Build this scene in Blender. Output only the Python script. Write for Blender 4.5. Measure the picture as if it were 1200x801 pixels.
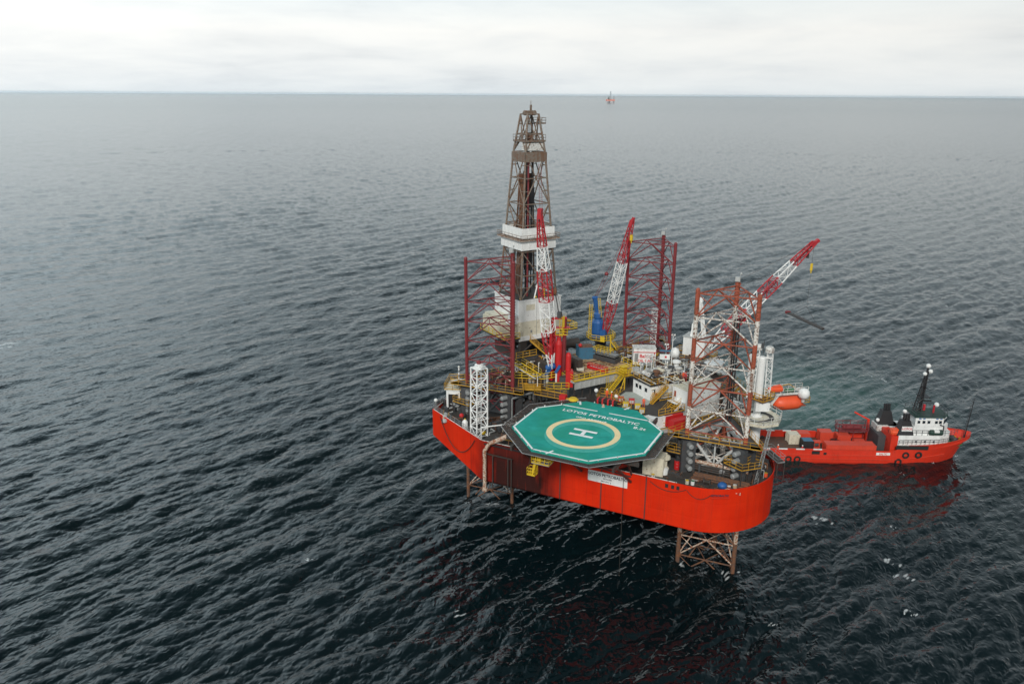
import bpy, math, random
import numpy as np
from mathutils import Matrix, Vector
random.seed(7)
sc = bpy.context.scene
for o in list(bpy.data.objects): bpy.data.objects.remove(o)
RD = math.radians

# ---------------------------------------------------------------- camera
FPX = 933.0; ROLL = 0.00583; PITCH = math.atan(290/FPX); HC = 72.0
cam = bpy.data.cameras.new('camera'); camo = bpy.data.objects.new('camera', cam)
sc.collection.objects.link(camo); sc.camera = camo
cam.sensor_width = 36; cam.lens = 36*FPX/1200
cam.clip_start = 1; cam.clip_end = 200000
fwd = Vector((0, math.cos(PITCH), -math.sin(PITCH))); up0 = Vector((0, math.sin(PITCH), math.cos(PITCH))); rt0 = Vector((1, 0, 0))
rt = rt0*math.cos(ROLL)+up0*math.sin(ROLL); up = up0*math.cos(ROLL)-rt0*math.sin(ROLL)
camo.matrix_world = Matrix(((rt.x, up.x, -fwd.x, 0), (rt.y, up.y, -fwd.y, 0), (rt.z, up.z, -fwd.z, HC), (0, 0, 0, 1)))

# ---------------------------------------------------------------- world, sun, exposure
SUN_EL, SUN_AZ = 34.0, -168.0      # azimuth measured from +Y (view direction), negative = to the left
w = bpy.data.worlds.new('World'); sc.world = w; w.use_nodes = True
nt = w.node_tree; nt.nodes.clear()
def N(nt, t, **k):
    n = nt.nodes.new(t)
    for a, b in k.items():
        if hasattr(n, a): setattr(n, a, b)
        else: n.inputs[a].default_value = b
    return n
def ramp(nt, fac, stops, interp='LINEAR'):
    r = nt.nodes.new('ShaderNodeValToRGB'); r.color_ramp.interpolation = interp
    e = r.color_ramp.elements
    while len(e) < len(stops): e.new(0.5)
    for i, (p, c) in enumerate(stops):
        e[i].position = p; e[i].color = c if len(c) == 4 else (*c, 1)
    nt.links.new(fac, r.inputs[0]); return r.outputs[0]
def mixc(nt, fac, a, b, mode='MIX'):
    m = nt.nodes.new('ShaderNodeMix'); m.data_type = 'RGBA'; m.blend_type = mode
    for i, x in ((0, fac), (6, a), (7, b)):
        if hasattr(x, 'links'): nt.links.new(x, m.inputs[i])
        else: m.inputs[i].default_value = x if i == 0 else (*x, 1)
    return m.outputs[2]
def mth(nt, op, a, b=0.0, clamp=False):
    m = nt.nodes.new('ShaderNodeMath'); m.operation = op; m.use_clamp = clamp
    for i, x in enumerate((a, b)):
        if hasattr(x, 'links'): nt.links.new(x, m.inputs[i])
        else: m.inputs[i].default_value = x
    return m.outputs[0]
sky = N(nt, 'ShaderNodeTexSky', sky_type='NISHITA', sun_disc=False, sun_elevation=RD(SUN_EL), sun_rotation=RD(SUN_AZ), air_density=1.0, dust_density=2.0)
bg1 = N(nt, 'ShaderNodeBackground', Strength=0.10); nt.links.new(sky.outputs[0], bg1.inputs[0])
tc = nt.nodes.new('ShaderNodeTexCoord'); sep = nt.nodes.new('ShaderNodeSeparateXYZ'); nt.links.new(tc.outputs['Generated'], sep.inputs[0])
zz = mth(nt, 'MAXIMUM', sep.outputs[2], 0.0)
den = mth(nt, 'ADD', zz, 0.13)
cb = nt.nodes.new('ShaderNodeCombineXYZ')
nt.links.new(mth(nt, 'DIVIDE', sep.outputs[0], den), cb.inputs[0]); nt.links.new(mth(nt, 'DIVIDE', sep.outputs[1], den), cb.inputs[1])
n1 = N(nt, 'ShaderNodeTexNoise', Scale=0.8, Detail=10.0, Roughness=0.6, Distortion=0.25); nt.links.new(cb.outputs[0], n1.inputs['Vector'])
n2 = N(nt, 'ShaderNodeTexNoise', Scale=0.16, Detail=4.0, Roughness=0.5); nt.links.new(cb.outputs[0], n2.inputs['Vector'])
cl = mth(nt, 'ADD', mth(nt, 'MULTIPLY', n1.outputs[0], 0.55), mth(nt, 'MULTIPLY', n2.outputs[0], 0.45))
tex = ramp(nt, cl, [(0.36, (0.74, 0.76, 0.78)), (0.45, (0.87, 0.88, 0.885)), (0.52, (0.94, 0.94, 0.93)), (0.62, (1.0, 0.99, 0.97))])
# the veil of cloud: bright low down, darker and bluer overhead
grad = ramp(nt, sep.outputs[2], [(0.0, (0.80, 0.85, 0.88)), (0.025, (0.86, 0.885, 0.895)), (0.07, (0.95, 0.945, 0.925)), (0.15, (0.74, 0.85, 0.89)), (0.34, (0.74, 0.87, 0.92)), (0.54, (0.36, 0.46, 0.51)), (0.78, (0.18, 0.23, 0.26)), (1.0, (0.14, 0.18, 0.20))])
# thinner cloud towards the sun side (left)
side = mth(nt, 'SUBTRACT', 1.0, mth(nt, 'MULTIPLY', sep.outputs[0], mth(nt, 'ADD', 0.10, mth(nt, 'MINIMUM', mth(nt, 'MULTIPLY', zz, 1.3), 0.28))))
# bright lobe added to the sky, left above the frame, for sea sheen
vd0 = nt.nodes.new('ShaderNodeVectorMath'); vd0.operation = 'DOT_PRODUCT'; nt.links.new(tc.outputs['Generated'], vd0.inputs[0])
ga, ge = RD(-40), RD(40); vd0.inputs[1].default_value = (math.sin(ga)*math.cos(ge), math.cos(ga)*math.cos(ge), math.sin(ge))
glow = ramp(nt, vd0.outputs['Value'], [(0.87, (0, 0, 0)), (0.97, (1, 1, 1))])
side = mth(nt, 'ADD', side, mth(nt, 'MULTIPLY', glow, 2.3))
flat = mixc(nt, 0.9, grad, tex, 'MULTIPLY')
cbk = nt.nodes.new('ShaderNodeBackground'); nt.links.new(flat, cbk.inputs[0]); nt.links.new(mth(nt, 'MULTIPLY', side, 0.94), cbk.inputs[1])
mx = N(nt, 'ShaderNodeMixShader'); mx.inputs[0].default_value = 0.93
nt.links.new(bg1.outputs[0], mx.inputs[1]); nt.links.new(cbk.outputs[0], mx.inputs[2])
wo = nt.nodes.new('ShaderNodeOutputWorld'); nt.links.new(mx.outputs[0], wo.inputs[0])

sl = bpy.data.lights.new('sun', 'SUN'); sl.energy = 2.1; sl.angle = RD(9); sl.color = (1.0, 0.95, 0.88)
so = bpy.data.objects.new('sun', sl); sc.collection.objects.link(so)
az = RD(SUN_AZ); sd = Vector((math.sin(az)*math.cos(RD(SUN_EL)), math.cos(az)*math.cos(RD(SUN_EL)), math.sin(RD(SUN_EL))))
so.rotation_euler = sd.to_track_quat('Z', 'Y').to_euler(); so.location = (0, 0, 200)
sc.view_settings.view_transform = 'Standard'; sc.view_settings.look = 'None'; sc.view_settings.exposure = 0.25; sc.view_settings.gamma = 1
sc.render.engine = 'CYCLES'
sc.cycles.max_bounces = 8; sc.cycles.volume_bounces = 2

# ---------------------------------------------------------------- frames
OX, OY, AR = 9.2, 113.4, RD(-26.7)
RIG = Matrix.Translation((OX, OY, 0)) @ Matrix.Rotation(AR, 4, 'Z')
WORLD = Matrix.Identity(4)
CA, SA = math.cos(AR), math.sin(AR)
def W(px, py, z):                    # photo pixel -> world point at height z
    dx, dy = px-600, py-400.5
    x = dx*math.cos(ROLL)+dy*math.sin(ROLL); y = dy*math.cos(ROLL)-dx*math.sin(ROLL)
    k = (HC-z)/(FPX*math.sin(PITCH)+y*math.cos(PITCH))
    return Vector((x*k, (FPX*math.cos(PITCH)-y*math.sin(PITCH))*k, z))
def P(px, py, z):                    # photo pixel -> rig point (s along the front edge, t inboard, z above the sea)
    return RIG.inverted() @ W(px, py, z)
def SH(yaw):                         # unit vectors of a direction in the rig plane
    a = RD(yaw); return Vector((math.cos(a), math.sin(a), 0)), Vector((-math.sin(a), math.cos(a), 0))

# ---------------------------------------------------------------- object helpers
col = sc.collection
MW = {}
def prm(o, label=None, cat=None, group=None, kind=None):
    if label: o['label'] = label
    if cat: o['category'] = cat
    if group: o['group'] = group
    if kind: o['kind'] = kind
def thing(name, label, cat, loc, yaw=0, group=None, frame=None):
    frame = RIG if frame is None else frame
    o = bpy.data.objects.new(name, None); col.objects.link(o); o.empty_display_size = .5
    m = frame @ Matrix.Translation(Vector(loc)) @ Matrix.Rotation(RD(yaw), 4, 'Z')
    o.matrix_world = m; MW[o.name] = m; prm(o, label, cat, group); return o
def dup(root, m, label=None, group=None):
    def cp(o, parent):
        c = o.copy(); col.objects.link(c)
        if parent: c.parent = parent; c.matrix_parent_inverse = Matrix.Identity(4)
        for ch in [x for x in bpy.data.objects if x.parent == o]: cp(ch, c)
        return c
    c = cp(root, None); c.matrix_world = m; MW[c.name] = m
    if label: c['label'] = label
    if group: c['group'] = group
    return c
class MB:
    def __init__(s): s.v = []; s.f = []; s.m = []; s.c = []
    def add(s, vs, fs, mi=0):
        s.c.append((len(s.v), len(s.f))); b = len(s.v); s.v += [tuple(x) for x in vs]; s.f += [tuple(b+i for i in f) for f in fs]; s.m += [mi]*len(fs); return s
    def groups(s, per):
        c = s.c+[(len(s.v), len(s.f))]; out = []; i = 0; k = 0
        while i < len(s.c):
            n_ = per[k % len(per)] if isinstance(per, (list, tuple)) else per; j = min(len(s.c), i+n_); g = MB(); v0, f0 = c[i]; v1, f1 = c[j]
            g.v = s.v[v0:v1]; g.f = [tuple(q-v0 for q in f) for f in s.f[f0:f1]]; g.m = s.m[f0:f1]; out.append(g); i = j; k += 1
        return out
    def box(s, x0, x1, y0, y1, z0, z1, mi=0):
        return s.obox((0, 0), 0, x0, x1, y0, y1, z0, z1, mi)
    def obox(s, o, yaw, a0, a1, b0, b1, z0, z1, mi=0):
        e, n = SH(yaw); p = lambda a, b, z: (o[0]+e.x*a+n.x*b, o[1]+e.y*a+n.y*b, z)
        return s.add([p(a0, b0, z0), p(a1, b0, z0), p(a1, b1, z0), p(a0, b1, z0), p(a0, b0, z1), p(a1, b0, z1), p(a1, b1, z1), p(a0, b1, z1)],
                     [(3, 2, 1, 0), (4, 5, 6, 7), (0, 1, 5, 4), (1, 2, 6, 5), (2, 3, 7, 6), (3, 0, 4, 7)], mi)
    def tube(s, p, q, r, n=6, r2=None, mi=0):
        p, q = Vector(p), Vector(q); d = q-p
        if d.length < 1e-5: return s
        d.normalize(); a = d.orthogonal().normalized(); b = d.cross(a); r2 = r if r2 is None else r2
        vs = [];
        for c, rr in ((p, r), (q, r2)):
            for i in range(n):
                t = 2*math.pi*(i+.5)/n; vs.append(c+(a*math.cos(t)+b*math.sin(t))*rr)
        fs = [(i, (i+1) % n, n+(i+1) % n, n+i) for i in range(n)]+[tuple(range(n))[::-1], tuple(range(n, 2*n))]
        return s.add(vs, fs, mi)
    def path(s, pts, r, n=6, mi=0):
        for a, b in zip(pts, pts[1:]): s.tube(a, b, r, n, mi=mi)
        return s
    def beam(s, p, q, w_, h, mi=0):
        p, q = Vector(p), Vector(q); d = (q-p).normalized(); u = Vector((0, 0, 1))
        if abs(d.z) > .99: u = Vector((1, 0, 0))
        a = d.cross(u).normalized()*w_/2; b = a.cross(d).normalized()*h/2
        vs = [p-a-b, p+a-b, p+a+b, p-a+b, q-a-b, q+a-b, q+a+b, q-a+b]
        return s.add(vs, [(3, 2, 1, 0), (4, 5, 6, 7), (0, 1, 5, 4), (1, 2, 6, 5), (2, 3, 7, 6), (3, 0, 4, 7)], mi)
    def prism(s, poly, z0, z1, mi=0):
        n = len(poly)
        return s.add([(p[0], p[1], z0) for p in poly]+[(p[0], p[1], z1) for p in poly],
                     [tuple(range(n))[::-1], tuple(range(n, 2*n))]+[(i, (i+1) % n, n+(i+1) % n, n+i) for i in range(n)], mi)
    def lathe(s, c, prof, n=16, mi=0):
        c = Vector(c); vs = []; fs = []
        for r, z in prof:
            for i in range(n):
                t = 2*math.pi*i/n; vs.append(c+Vector((r*math.cos(t), r*math.sin(t), z)))
        for k in range(len(prof)-1):
            for i in range(n): fs.append((k*n+i, k*n+(i+1) % n, (k+1)*n+(i+1) % n, (k+1)*n+i))
        fs += [tuple(range(n))[::-1], tuple(range((len(prof)-1)*n, len(prof)*n))]
        return s.add(vs, fs, mi)
    def hcyl(s, p, q, r, n=12, mi=0):      # horizontal vessel with domed ends
        p, q = Vector(p), Vector(q); d = (q-p).normalized()
        s.tube(p, q, r, n, mi=mi); s.tube(p-d*r*.35, p, r*.62, n, r, mi); s.tube(q, q+d*r*.35, r, n, r*.62, mi); return s
    def ball(s, c, r, n=10, mi=0, zs=1.0):
        return s.lathe(c, [(max(r*math.sin(math.pi*k/6), .01), -r*zs*math.cos(math.pi*k/6)) for k in range(7)], n, mi)
    def rail(s, pts, h=1.1, r=.035, step=1.5, closed=False, mi=0, kick=True):
        pts = [Vector(p) for p in pts]
        if closed: pts = pts+[pts[0]]
        for a, b in zip(pts, pts[1:]):
            L = (b-a).length; k = max(1, round(L/step))
            for i in range(k+1):
                p = a.lerp(b, i/k); s.tube(p, p+Vector((0, 0, h)), r, 4, mi=mi)
            for hh in (h, h*.55): s.tube(a+Vector((0, 0, hh)), b+Vector((0, 0, hh)), r, 4, mi=mi)
            if kick: s.beam(a+Vector((0, 0, .09)), b+Vector((0, 0, .09)), .02, .14, mi=mi)
        return s
    def stair(s, p, q, w_=.9, mi=0, rails=True):
        p, q = Vector(p), Vector(q); d = q-p; hd = Vector((d.x, d.y, 0)); L = hd.length; n = hd.normalized().cross(Vector((0, 0, 1)))*w_/2
        for sg in (-1, 1): s.beam(p+n*sg, q+n*sg, .06, .25, mi)
        k = max(3, int(abs(d.z)/.22))
        for i in range(k+1):
            c = p.lerp(q, i/k); s.beam(c-n, c+n, .28, .04, mi)
        if rails:
            for sg in (-1, 1):
                for hh in (.55, 1.05): s.tube(p+n*sg+Vector((0, 0, hh)), q+n*sg+Vector((0, 0, hh)), .035, 4, mi=mi)
                for i in range(4): c = p.lerp(q, i/3)+n*sg; s.tube(c, c+Vector((0, 0, 1.05)), .035, 4, mi=mi)
        return s
    def ladder(s, p, q, w_=.45, side=Vector((1, 0, 0)), mi=0, r=.035):
        p, q = Vector(p), Vector(q); n = side*w_/2
        s.tube(p-n, q-n, r, 4, mi=mi); s.tube(p+n, q+n, r, 4, mi=mi)
        k = int((q-p).length/.35)
        for i in range(k): c = p.lerp(q, (i+.5)/k); s.tube(c-n, c+n, r*.7, 3, mi=mi)
        return s
    def truss(s, p, q, w0, w1, bays, r=.07, rb=.04, mis=None, prof=None, upv=None):
        """square lattice boom from p to q; mis(t)->material index along it"""
        p, q = Vector(p), Vector(q); d = (q-p).normalized(); u = Vector((0, 0, 1)) if upv is None else Vector(upv)
        if abs(d.dot(u)) > .98: u = Vector((0, 1, 0))
        a = d.cross(u).normalized(); b = a.cross(d).normalized()
        rings = []
        for i in range(bays+1):
            t = i/bays; ww = prof(t) if prof else w0+(w1-w0)*t; c = p.lerp(q, t); hw = ww/2
            rings.append([c-a*hw-b*hw, c+a*hw-b*hw, c+a*hw+b*hw, c-a*hw+b*hw])
        for i in range(bays):
            mi = mis((i+.5)/bays) if mis else 0
            A_, B_ = rings[i], rings[i+1]
            for k in range(4):
                s.tube(A_[k], B_[k], r, 5, mi=mi); k2 = (k+1) % 4
                s.tube(A_[k], A_[k2], rb, 4, mi=mi)
                if (i+k) % 2: s.tube(A_[k], B_[k2], rb, 4, mi=mi)
                else: s.tube(A_[k2], B_[k], rb, 4, mi=mi)
        for k in range(4): s.tube(rings[-1][k], rings[-1][(k+1) % 4], rb, 4, mi=mis(1) if mis else 0)
        return s
    def build(s, name, mat, parent=None, frame=None, smooth=False, loc=None, yaw=0, label=None, cat=None, group=None, kind=None):
        """coordinates are given in `frame` (rig by default); with a parent the mesh is stored in the parent's space"""
        frame = RIG if frame is None else frame
        if parent is not None: base = MW[parent.name]
        else: base = frame @ (Matrix.Translation(Vector(loc)) if loc is not None else Matrix.Identity(4)) @ Matrix.Rotation(RD(yaw), 4, 'Z')
        T = base.inverted() @ frame if not (isinstance(frame, str)) else None
        me = bpy.data.meshes.new(name); me.from_pydata([tuple(T @ Vector(v)) for v in s.v], [], s.f)
        mats = mat if isinstance(mat, (list, tuple)) else [mat]
        for m in mats: me.materials.append(m)
        if len(mats) > 1: me.polygons.foreach_set('material_index', s.m)
        if smooth: me.polygons.foreach_set('use_smooth', [True]*len(s.f))
        me.update()
        o = bpy.data.objects.new(name, me); col.objects.link(o)
        if parent is not None: o.parent = parent; MW[o.name] = base
        else: o.matrix_world = base; MW[o.name] = base
        prm(o, label, cat, group, kind); return o
def each(mb, per, name, mat, parent, **k):
    # one object for every `per` consecutive solids of the builder
    for g in mb.groups(per): g.build(name, mat, parent, **k)
def local(parent):                     # frame of a thing, for parts given in its own coordinates
    return MW[parent.name]
def text(body, mat, parent, origin, yaw, size, name='lettering', frame=None, tilt=0, ext=.004, sx=1.0, space=1.0):
    cu = bpy.data.curves.new('t', 'FONT'); cu.body = body; cu.size = size; cu.extrude = ext; cu.align_x = 'CENTER'; cu.align_y = 'CENTER'; cu.space_character = space
    cu.offset = size*.022
    to = bpy.data.objects.new('t', cu); col.objects.link(to)
    dg = bpy.context.evaluated_depsgraph_get(); me = bpy.data.meshes.new_from_object(to.evaluated_get(dg)); bpy.data.objects.remove(to)
    frame = RIG if frame is None else frame
    T = frame @ Matrix.Translation(Vector(origin)) @ Matrix.Rotation(RD(yaw), 4, 'Z') @ Matrix.Rotation(RD(tilt), 4, 'X') @ Matrix.Diagonal((sx, 1, 1, 1))
    me.transform(MW[parent.name].inverted() @ T); me.materials.clear(); me.materials.append(mat); me.name = name
    o = bpy.data.objects.new(name, me); col.objects.link(o); o.parent = parent; return o

# ---------------------------------------------------------------- materials
def newmat(name):
    m = bpy.data.materials.new(name); m.use_nodes = True; nt = m.node_tree; nt.nodes.clear()
    b = nt.nodes.new('ShaderNodeBsdfPrincipled'); o = nt.nodes.new('ShaderNodeOutputMaterial'); nt.links.new(b.outputs[0], o.inputs[0])
    g = nt.nodes.new('ShaderNodeNewGeometry')
    return m, nt, b, g.outputs['Position']
def noise(nt, pos, scale, detail=4, rough=.55, sc3=None, dist=0):
    if sc3:
        mp = nt.nodes.new('ShaderNodeMapping'); mp.inputs['Scale'].default_value = sc3; nt.links.new(pos, mp.inputs[0]); pos = mp.outputs[0]
    n = N(nt, 'ShaderNodeTexNoise', Scale=scale, Detail=detail, Roughness=rough, Distortion=dist); nt.links.new(pos, n.inputs['Vector']); return n.outputs[0]
RUST = (0.13, 0.045, 0.018)
def paint(name, c, rough=.5, rust=.3, dirt=.35, metal=0.0, rustc=RUST, fine=1.0):
    m, nt, b, pos = newmat(name)
    n1 = noise(nt, pos, .55*fine, 5); n2 = noise(nt, pos, 1.3*fine, 6, .65, (1, 1, .22)); n3 = noise(nt, pos, 3.1*fine, 6, .7)
    dk = tuple(x*.45+.006 for x in c)
    cc = mixc(nt, mth(nt, 'MULTIPLY', ramp(nt, n2, [(.42, (0, 0, 0)), (.72, (1, 1, 1))]), dirt), c, dk)
    cc = mixc(nt, mth(nt, 'MULTIPLY', ramp(nt, n1, [(.3, (0, 0, 0)), (.7, (1, 1, 1))]), .25), cc, tuple(min(1, x*1.15+.01) for x in c))
    th = .68-.22*rust
    rm = ramp(nt, n3, [(th, (0, 0, 0)), (th+.06, (1, 1, 1))])
    rs = ramp(nt, n2, [(th+.03, (0, 0, 0)), (th+.16, (1, 1, 1))])
    rmx = mth(nt, 'MULTIPLY', mth(nt, 'ADD', rm, mth(nt, 'MULTIPLY', rs, .7), True), min(1, rust*1.6))
    cc = mixc(nt, rmx, cc, rustc)
    nt.links.new(cc, b.inputs['Base Color']); b.inputs['Metallic'].default_value = metal
    rr = N(nt, 'ShaderNodeMapRange'); nt.links.new(n1, rr.inputs[0]); rr.inputs[3].default_value = max(.05, rough-.12); rr.inputs[4].default_value = min(1, rough+.2)
    nt.links.new(rr.outputs[0], b.inputs['Roughness'])
    bp = N(nt, 'ShaderNodeBump', Strength=.25, Distance=.03); nt.links.new(n3, bp.inputs['Height']); nt.links.new(bp.outputs[0], b.inputs['Normal'])
    return m
M = {}
M['white'] = paint('white_paint', (.74, .745, .73), .45, .35, .35)
M['cream'] = paint('cream_paint', (.62, .58, .46), .55, .45, .45)
M['offwhite'] = paint('weathered_white_paint', (.62, .62, .59), .55, .6, .5)
M['grey'] = paint('grey_paint', (.24, .25, .25), .5, .35, .5)
M['lgrey'] = paint('light_grey_paint', (.42, .43, .42), .5, .35, .5)
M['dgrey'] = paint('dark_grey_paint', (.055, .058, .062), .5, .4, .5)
M['black'] = paint('black_paint', (.018, .018, .02), .5, .3, .3)
M['maroon'] = paint('maroon_paint', (.19, .022, .026), .5, .25, .4)
M['legorange'] = paint('faded_orange_paint', (.33, .07, .035), .6, .7, .5)
M['legwhite'] = paint('chalky_white_paint', (.64, .61, .56), .6, .75, .5)
M['red'] = paint('red_paint', (.50, .016, .018), .4, .15, .3)
M['cranered'] = paint('crane_red_paint', (.40, .02, .028), .4, .12, .3)
M['orange'] = paint('orange_paint', (.74, .095, .03), .4, .15, .25)
M['shipred'] = paint('ship_orange_red_paint', (.60, .032, .012), .4, .3, .3)
M['shipdeckred'] = paint('orange_red_container_paint', (.58, .055, .025), .5, .4, .3)
M['yellow'] = paint('yellow_paint', (.50, .27, .02), .5, .5, .5)
M['byellow'] = paint('bright_yellow_paint', (.62, .42, .018), .5, .3, .35)
M['blue'] = paint('blue_paint', (.015, .09, .28), .45, .2, .35)
M['steelblue'] = paint('faded_blue_paint', (.04, .14, .23), .5, .4, .4)
M['green'] = paint('green_paint', (.03, .16, .07), .5, .2, .3)
M['dgreen'] = paint('dark_green_paint', (.012, .04, .03), .5, .2, .3)
M['deckgrime'] = paint('grimy_deck_steel', (.050, .047, .043), .7, .5, .6, rustc=(.085, .045, .028))
M['decklight'] = paint('pale_green_deck_paint', (.36, .39, .35), .6, .25, .5)
M['rusty'] = paint('rusty_steel', (.10, .055, .038), .75, .9, .6, rustc=(.17, .07, .03))
M['rustywhite'] = paint('rust_streaked_white_steel', (.50, .42, .34), .65, .85, .5, rustc=(.25, .08, .03))
M['derrick'] = paint('weathered_derrick_steel', (.19, .16, .13), .6, .8, .6, rustc=(.16, .08, .045))
M['steel'] = paint('galvanised_steel', (.38, .38, .38), .4, .3, .4, metal=.6)
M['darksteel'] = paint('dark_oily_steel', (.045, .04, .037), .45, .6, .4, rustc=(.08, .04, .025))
M['rubber'] = paint('black_rubber', (.012, .012, .012), .8, 0, .2)
M['haze_red'] = paint('haze_paled_red_paint', (.75, .33, .27), .7, .0, .1)  # distance haze mixed into the red of the distant rig
M['haze_grey'] = paint('haze_paled_grey_steel', (.42, .46, .49), .7, .0, .1)  # steel of the distant rig, its colour paled to stand for haze
M['tan'] = paint('sun_bleached_tan', (.5, .36, .22), .8, .2, .5)
M['pink'] = paint('skin', (.5, .28, .2), .6, 0, .1)
M['rope'] = paint('dark_rope', (.03, .025, .02), .9, 0, .2)
M['mark'] = paint('white_marking_paint', (.80, .81, .80), .6, .15, .3)
M['markyellow'] = paint('pale_yellow_marking_paint', (.82, .65, .36), .6, .15, .25)
M['textdark'] = paint('dark_lettering_paint', (.03, .03, .05), .6, .0, .1)
M['textred'] = paint('red_lettering_paint', (.55, .02, .03), .6, .0, .1)
m, nt, b, pos = newmat('dark_window_glass'); b.inputs['Base Color'].default_value = (.012, .02, .03, 1); b.inputs['Roughness'].default_value = .08; M['glass'] = m
# helideck coating
m, nt, b, pos = newmat('teal_deck_coating')
a1 = noise(nt, pos, .35, 6, .6); a2 = noise(nt, pos, 2.2, 7, .7); a3 = noise(nt, pos, .12, 3)
c = mixc(nt, ramp(nt, a1, [(.35, (0, 0, 0)), (.65, (1, 1, 1))]), (.008, .27, .22), (.025, .36, .30))
c = mixc(nt, mth(nt, 'MULTIPLY', ramp(nt, a2, [(.45, (0, 0, 0)), (.75, (1, 1, 1))]), .45), c, (.012, .20, .19))
tm = noise(nt, pos, .8, 5, .6, (.25, 2.2, 1)); c = mixc(nt, mth(nt, 'MULTIPLY', ramp(nt, tm, [(.56, (0, 0, 0)), (.68, (1, 1, 1))]), .4), c, (.015, .15, .14))
c = mixc(nt, mth(nt, 'MULTIPLY', ramp(nt, a3, [(.5, (0, 0, 0)), (.62, (1, 1, 1))]), .35), c, (.02, .25, .13))
nt.links.new(c, b.inputs['Base Color']); b.inputs['Roughness'].default_value = .75; b.inputs['Specular IOR Level'].default_value = .25; M['teal'] = m
m, nt, b, pos = newmat('old_teal_ring_paint')
a2 = noise(nt, pos, 2.2, 7, .7)
c = mixc(nt, ramp(nt, a2, [(.4, (0, 0, 0)), (.7, (1, 1, 1))]), (.06, .40, .33), (.03, .30, .25)); nt.links.new(c, b.inputs['Base Color']); b.inputs['Roughness'].default_value = .75; M['tealring'] = m
# netting: real holes are far below a pixel, so the net is thin mesh rope modelled as strips over a dark backing
M['net'] = paint('weathered_net', (.045, .036, .032), .9, .5, .5)
# timber planks on the pipe deck
m, nt, b, pos = newmat('pipe_deck_timber')
mp = nt.nodes.new('ShaderNodeMapping'); mp.inputs['Rotation'].default_value = (0, 0, RD(-(58-26.7))); nt.links.new(pos, mp.inputs[0])
br = N(nt, 'ShaderNodeTexBrick', Scale=.45); br.inputs['Color1'].default_value = (.60, .42, .24, 1); br.inputs['Color2'].default_value = (.47, .31, .16, 1)
br.inputs['Mortar'].default_value = (.05, .035, .025, 1); br.inputs['Mortar Size'].default_value = .035; br.inputs['Brick Width'].default_value = 1.4; br.inputs['Row Height'].default_value = .55
nt.links.new(mp.outputs[0], br.inputs['Vector'])
st_ = ramp(nt, noise(nt, pos, 1.1, 6, .7), [(.5, (0, 0, 0)), (.62, (1, 1, 1))])
c = mixc(nt, mth(nt, 'MULTIPLY', st_, .75), br.outputs[0], (.07, .05, .035)); nt.links.new(c, b.inputs['Base Color']); b.inputs['Roughness'].default_value = .85; M['timber'] = m
# hull paint: plate seams as bump, dark patch on the left front, stronger lower down, drip streaks
m, nt, b, pos = newmat('hull_red_paint')
mr = nt.nodes.new('ShaderNodeMapping'); mr.vector_type = 'TEXTURE'; mr.inputs['Location'].default_value = (OX, OY, 0); mr.inputs['Rotation'].default_value = (0, 0, AR)
nt.links.new(pos, mr.inputs[0]); rp = mr.outputs[0]
sp = nt.nodes.new('ShaderNodeSeparateXYZ'); nt.links.new(rp, sp.inputs[0])
h1 = noise(nt, pos, .25, 5, .6); h2 = noise(nt, pos, .9, 7, .7, (1.6, 1.6, .12)); h3 = noise(nt, pos, 2.5, 6, .65)
c = mixc(nt, ramp(nt, h1, [(.35, (0, 0, 0)), (.7, (1, 1, 1))]), (.64, .026, .004), (.56, .018, .003))
c = mixc(nt, mth(nt, 'MULTIPLY', ramp(nt, h2, [(.52, (0, 0, 0)), (.75, (1, 1, 1))]), .35), c, (.36, .03, .012))
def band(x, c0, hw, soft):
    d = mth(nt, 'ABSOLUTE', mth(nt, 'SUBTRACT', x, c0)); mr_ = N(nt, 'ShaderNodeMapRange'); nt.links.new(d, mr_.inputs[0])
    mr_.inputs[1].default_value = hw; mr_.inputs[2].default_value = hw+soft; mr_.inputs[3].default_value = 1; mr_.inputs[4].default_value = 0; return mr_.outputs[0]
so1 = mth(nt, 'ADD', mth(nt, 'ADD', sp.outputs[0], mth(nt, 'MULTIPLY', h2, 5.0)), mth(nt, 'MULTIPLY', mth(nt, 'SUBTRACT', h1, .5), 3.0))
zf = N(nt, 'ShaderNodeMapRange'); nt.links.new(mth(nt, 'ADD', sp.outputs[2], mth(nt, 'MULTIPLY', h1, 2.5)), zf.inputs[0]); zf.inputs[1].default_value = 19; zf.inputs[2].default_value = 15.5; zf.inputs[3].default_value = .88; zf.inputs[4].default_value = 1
dark_patch = mth(nt, 'MULTIPLY', band(so1, -6.8, 4.0, 6.0), zf.outputs[0])
c = mixc(nt, mth(nt, 'MULTIPLY', dark_patch, .97), c, (.017, .010, .009))
for s0 in (-18.7, -1.6, 5.3, 12.4): c = mixc(nt, mth(nt, 'MULTIPLY', band(sp.outputs[0], s0, .05, .09), .55), c, (.12, .02, .012))
rs = ramp(nt, h3, [(.66, (0, 0, 0)), (.72, (1, 1, 1))]); c = mixc(nt, mth(nt, 'MULTIPLY', rs, .7), c, (.16, .028, .014))
h4 = noise(nt, pos, 1.7, 6, .75, (1.3, 1.3, .06)); c = mixc(nt, mth(nt, 'MULTIPLY', ramp(nt, h4, [(.58, (0, 0, 0)), (.70, (1, 1, 1))]), .45), c, (.25, .025, .012))
nt.links.new(c, b.inputs['Base Color']); b.inputs['Roughness'].default_value = .5; b.inputs['Specular IOR Level'].default_value = .15
wv = N(nt, 'ShaderNodeTexWave', Scale=.14, Distortion=0); wv.bands_direction = 'X'; nt.links.new(rp, wv.inputs[0])
wz = N(nt, 'ShaderNodeTexWave', Scale=.125, Distortion=0); wz.bands_direction = 'Z'; nt.links.new(rp, wz.inputs[0])
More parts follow.
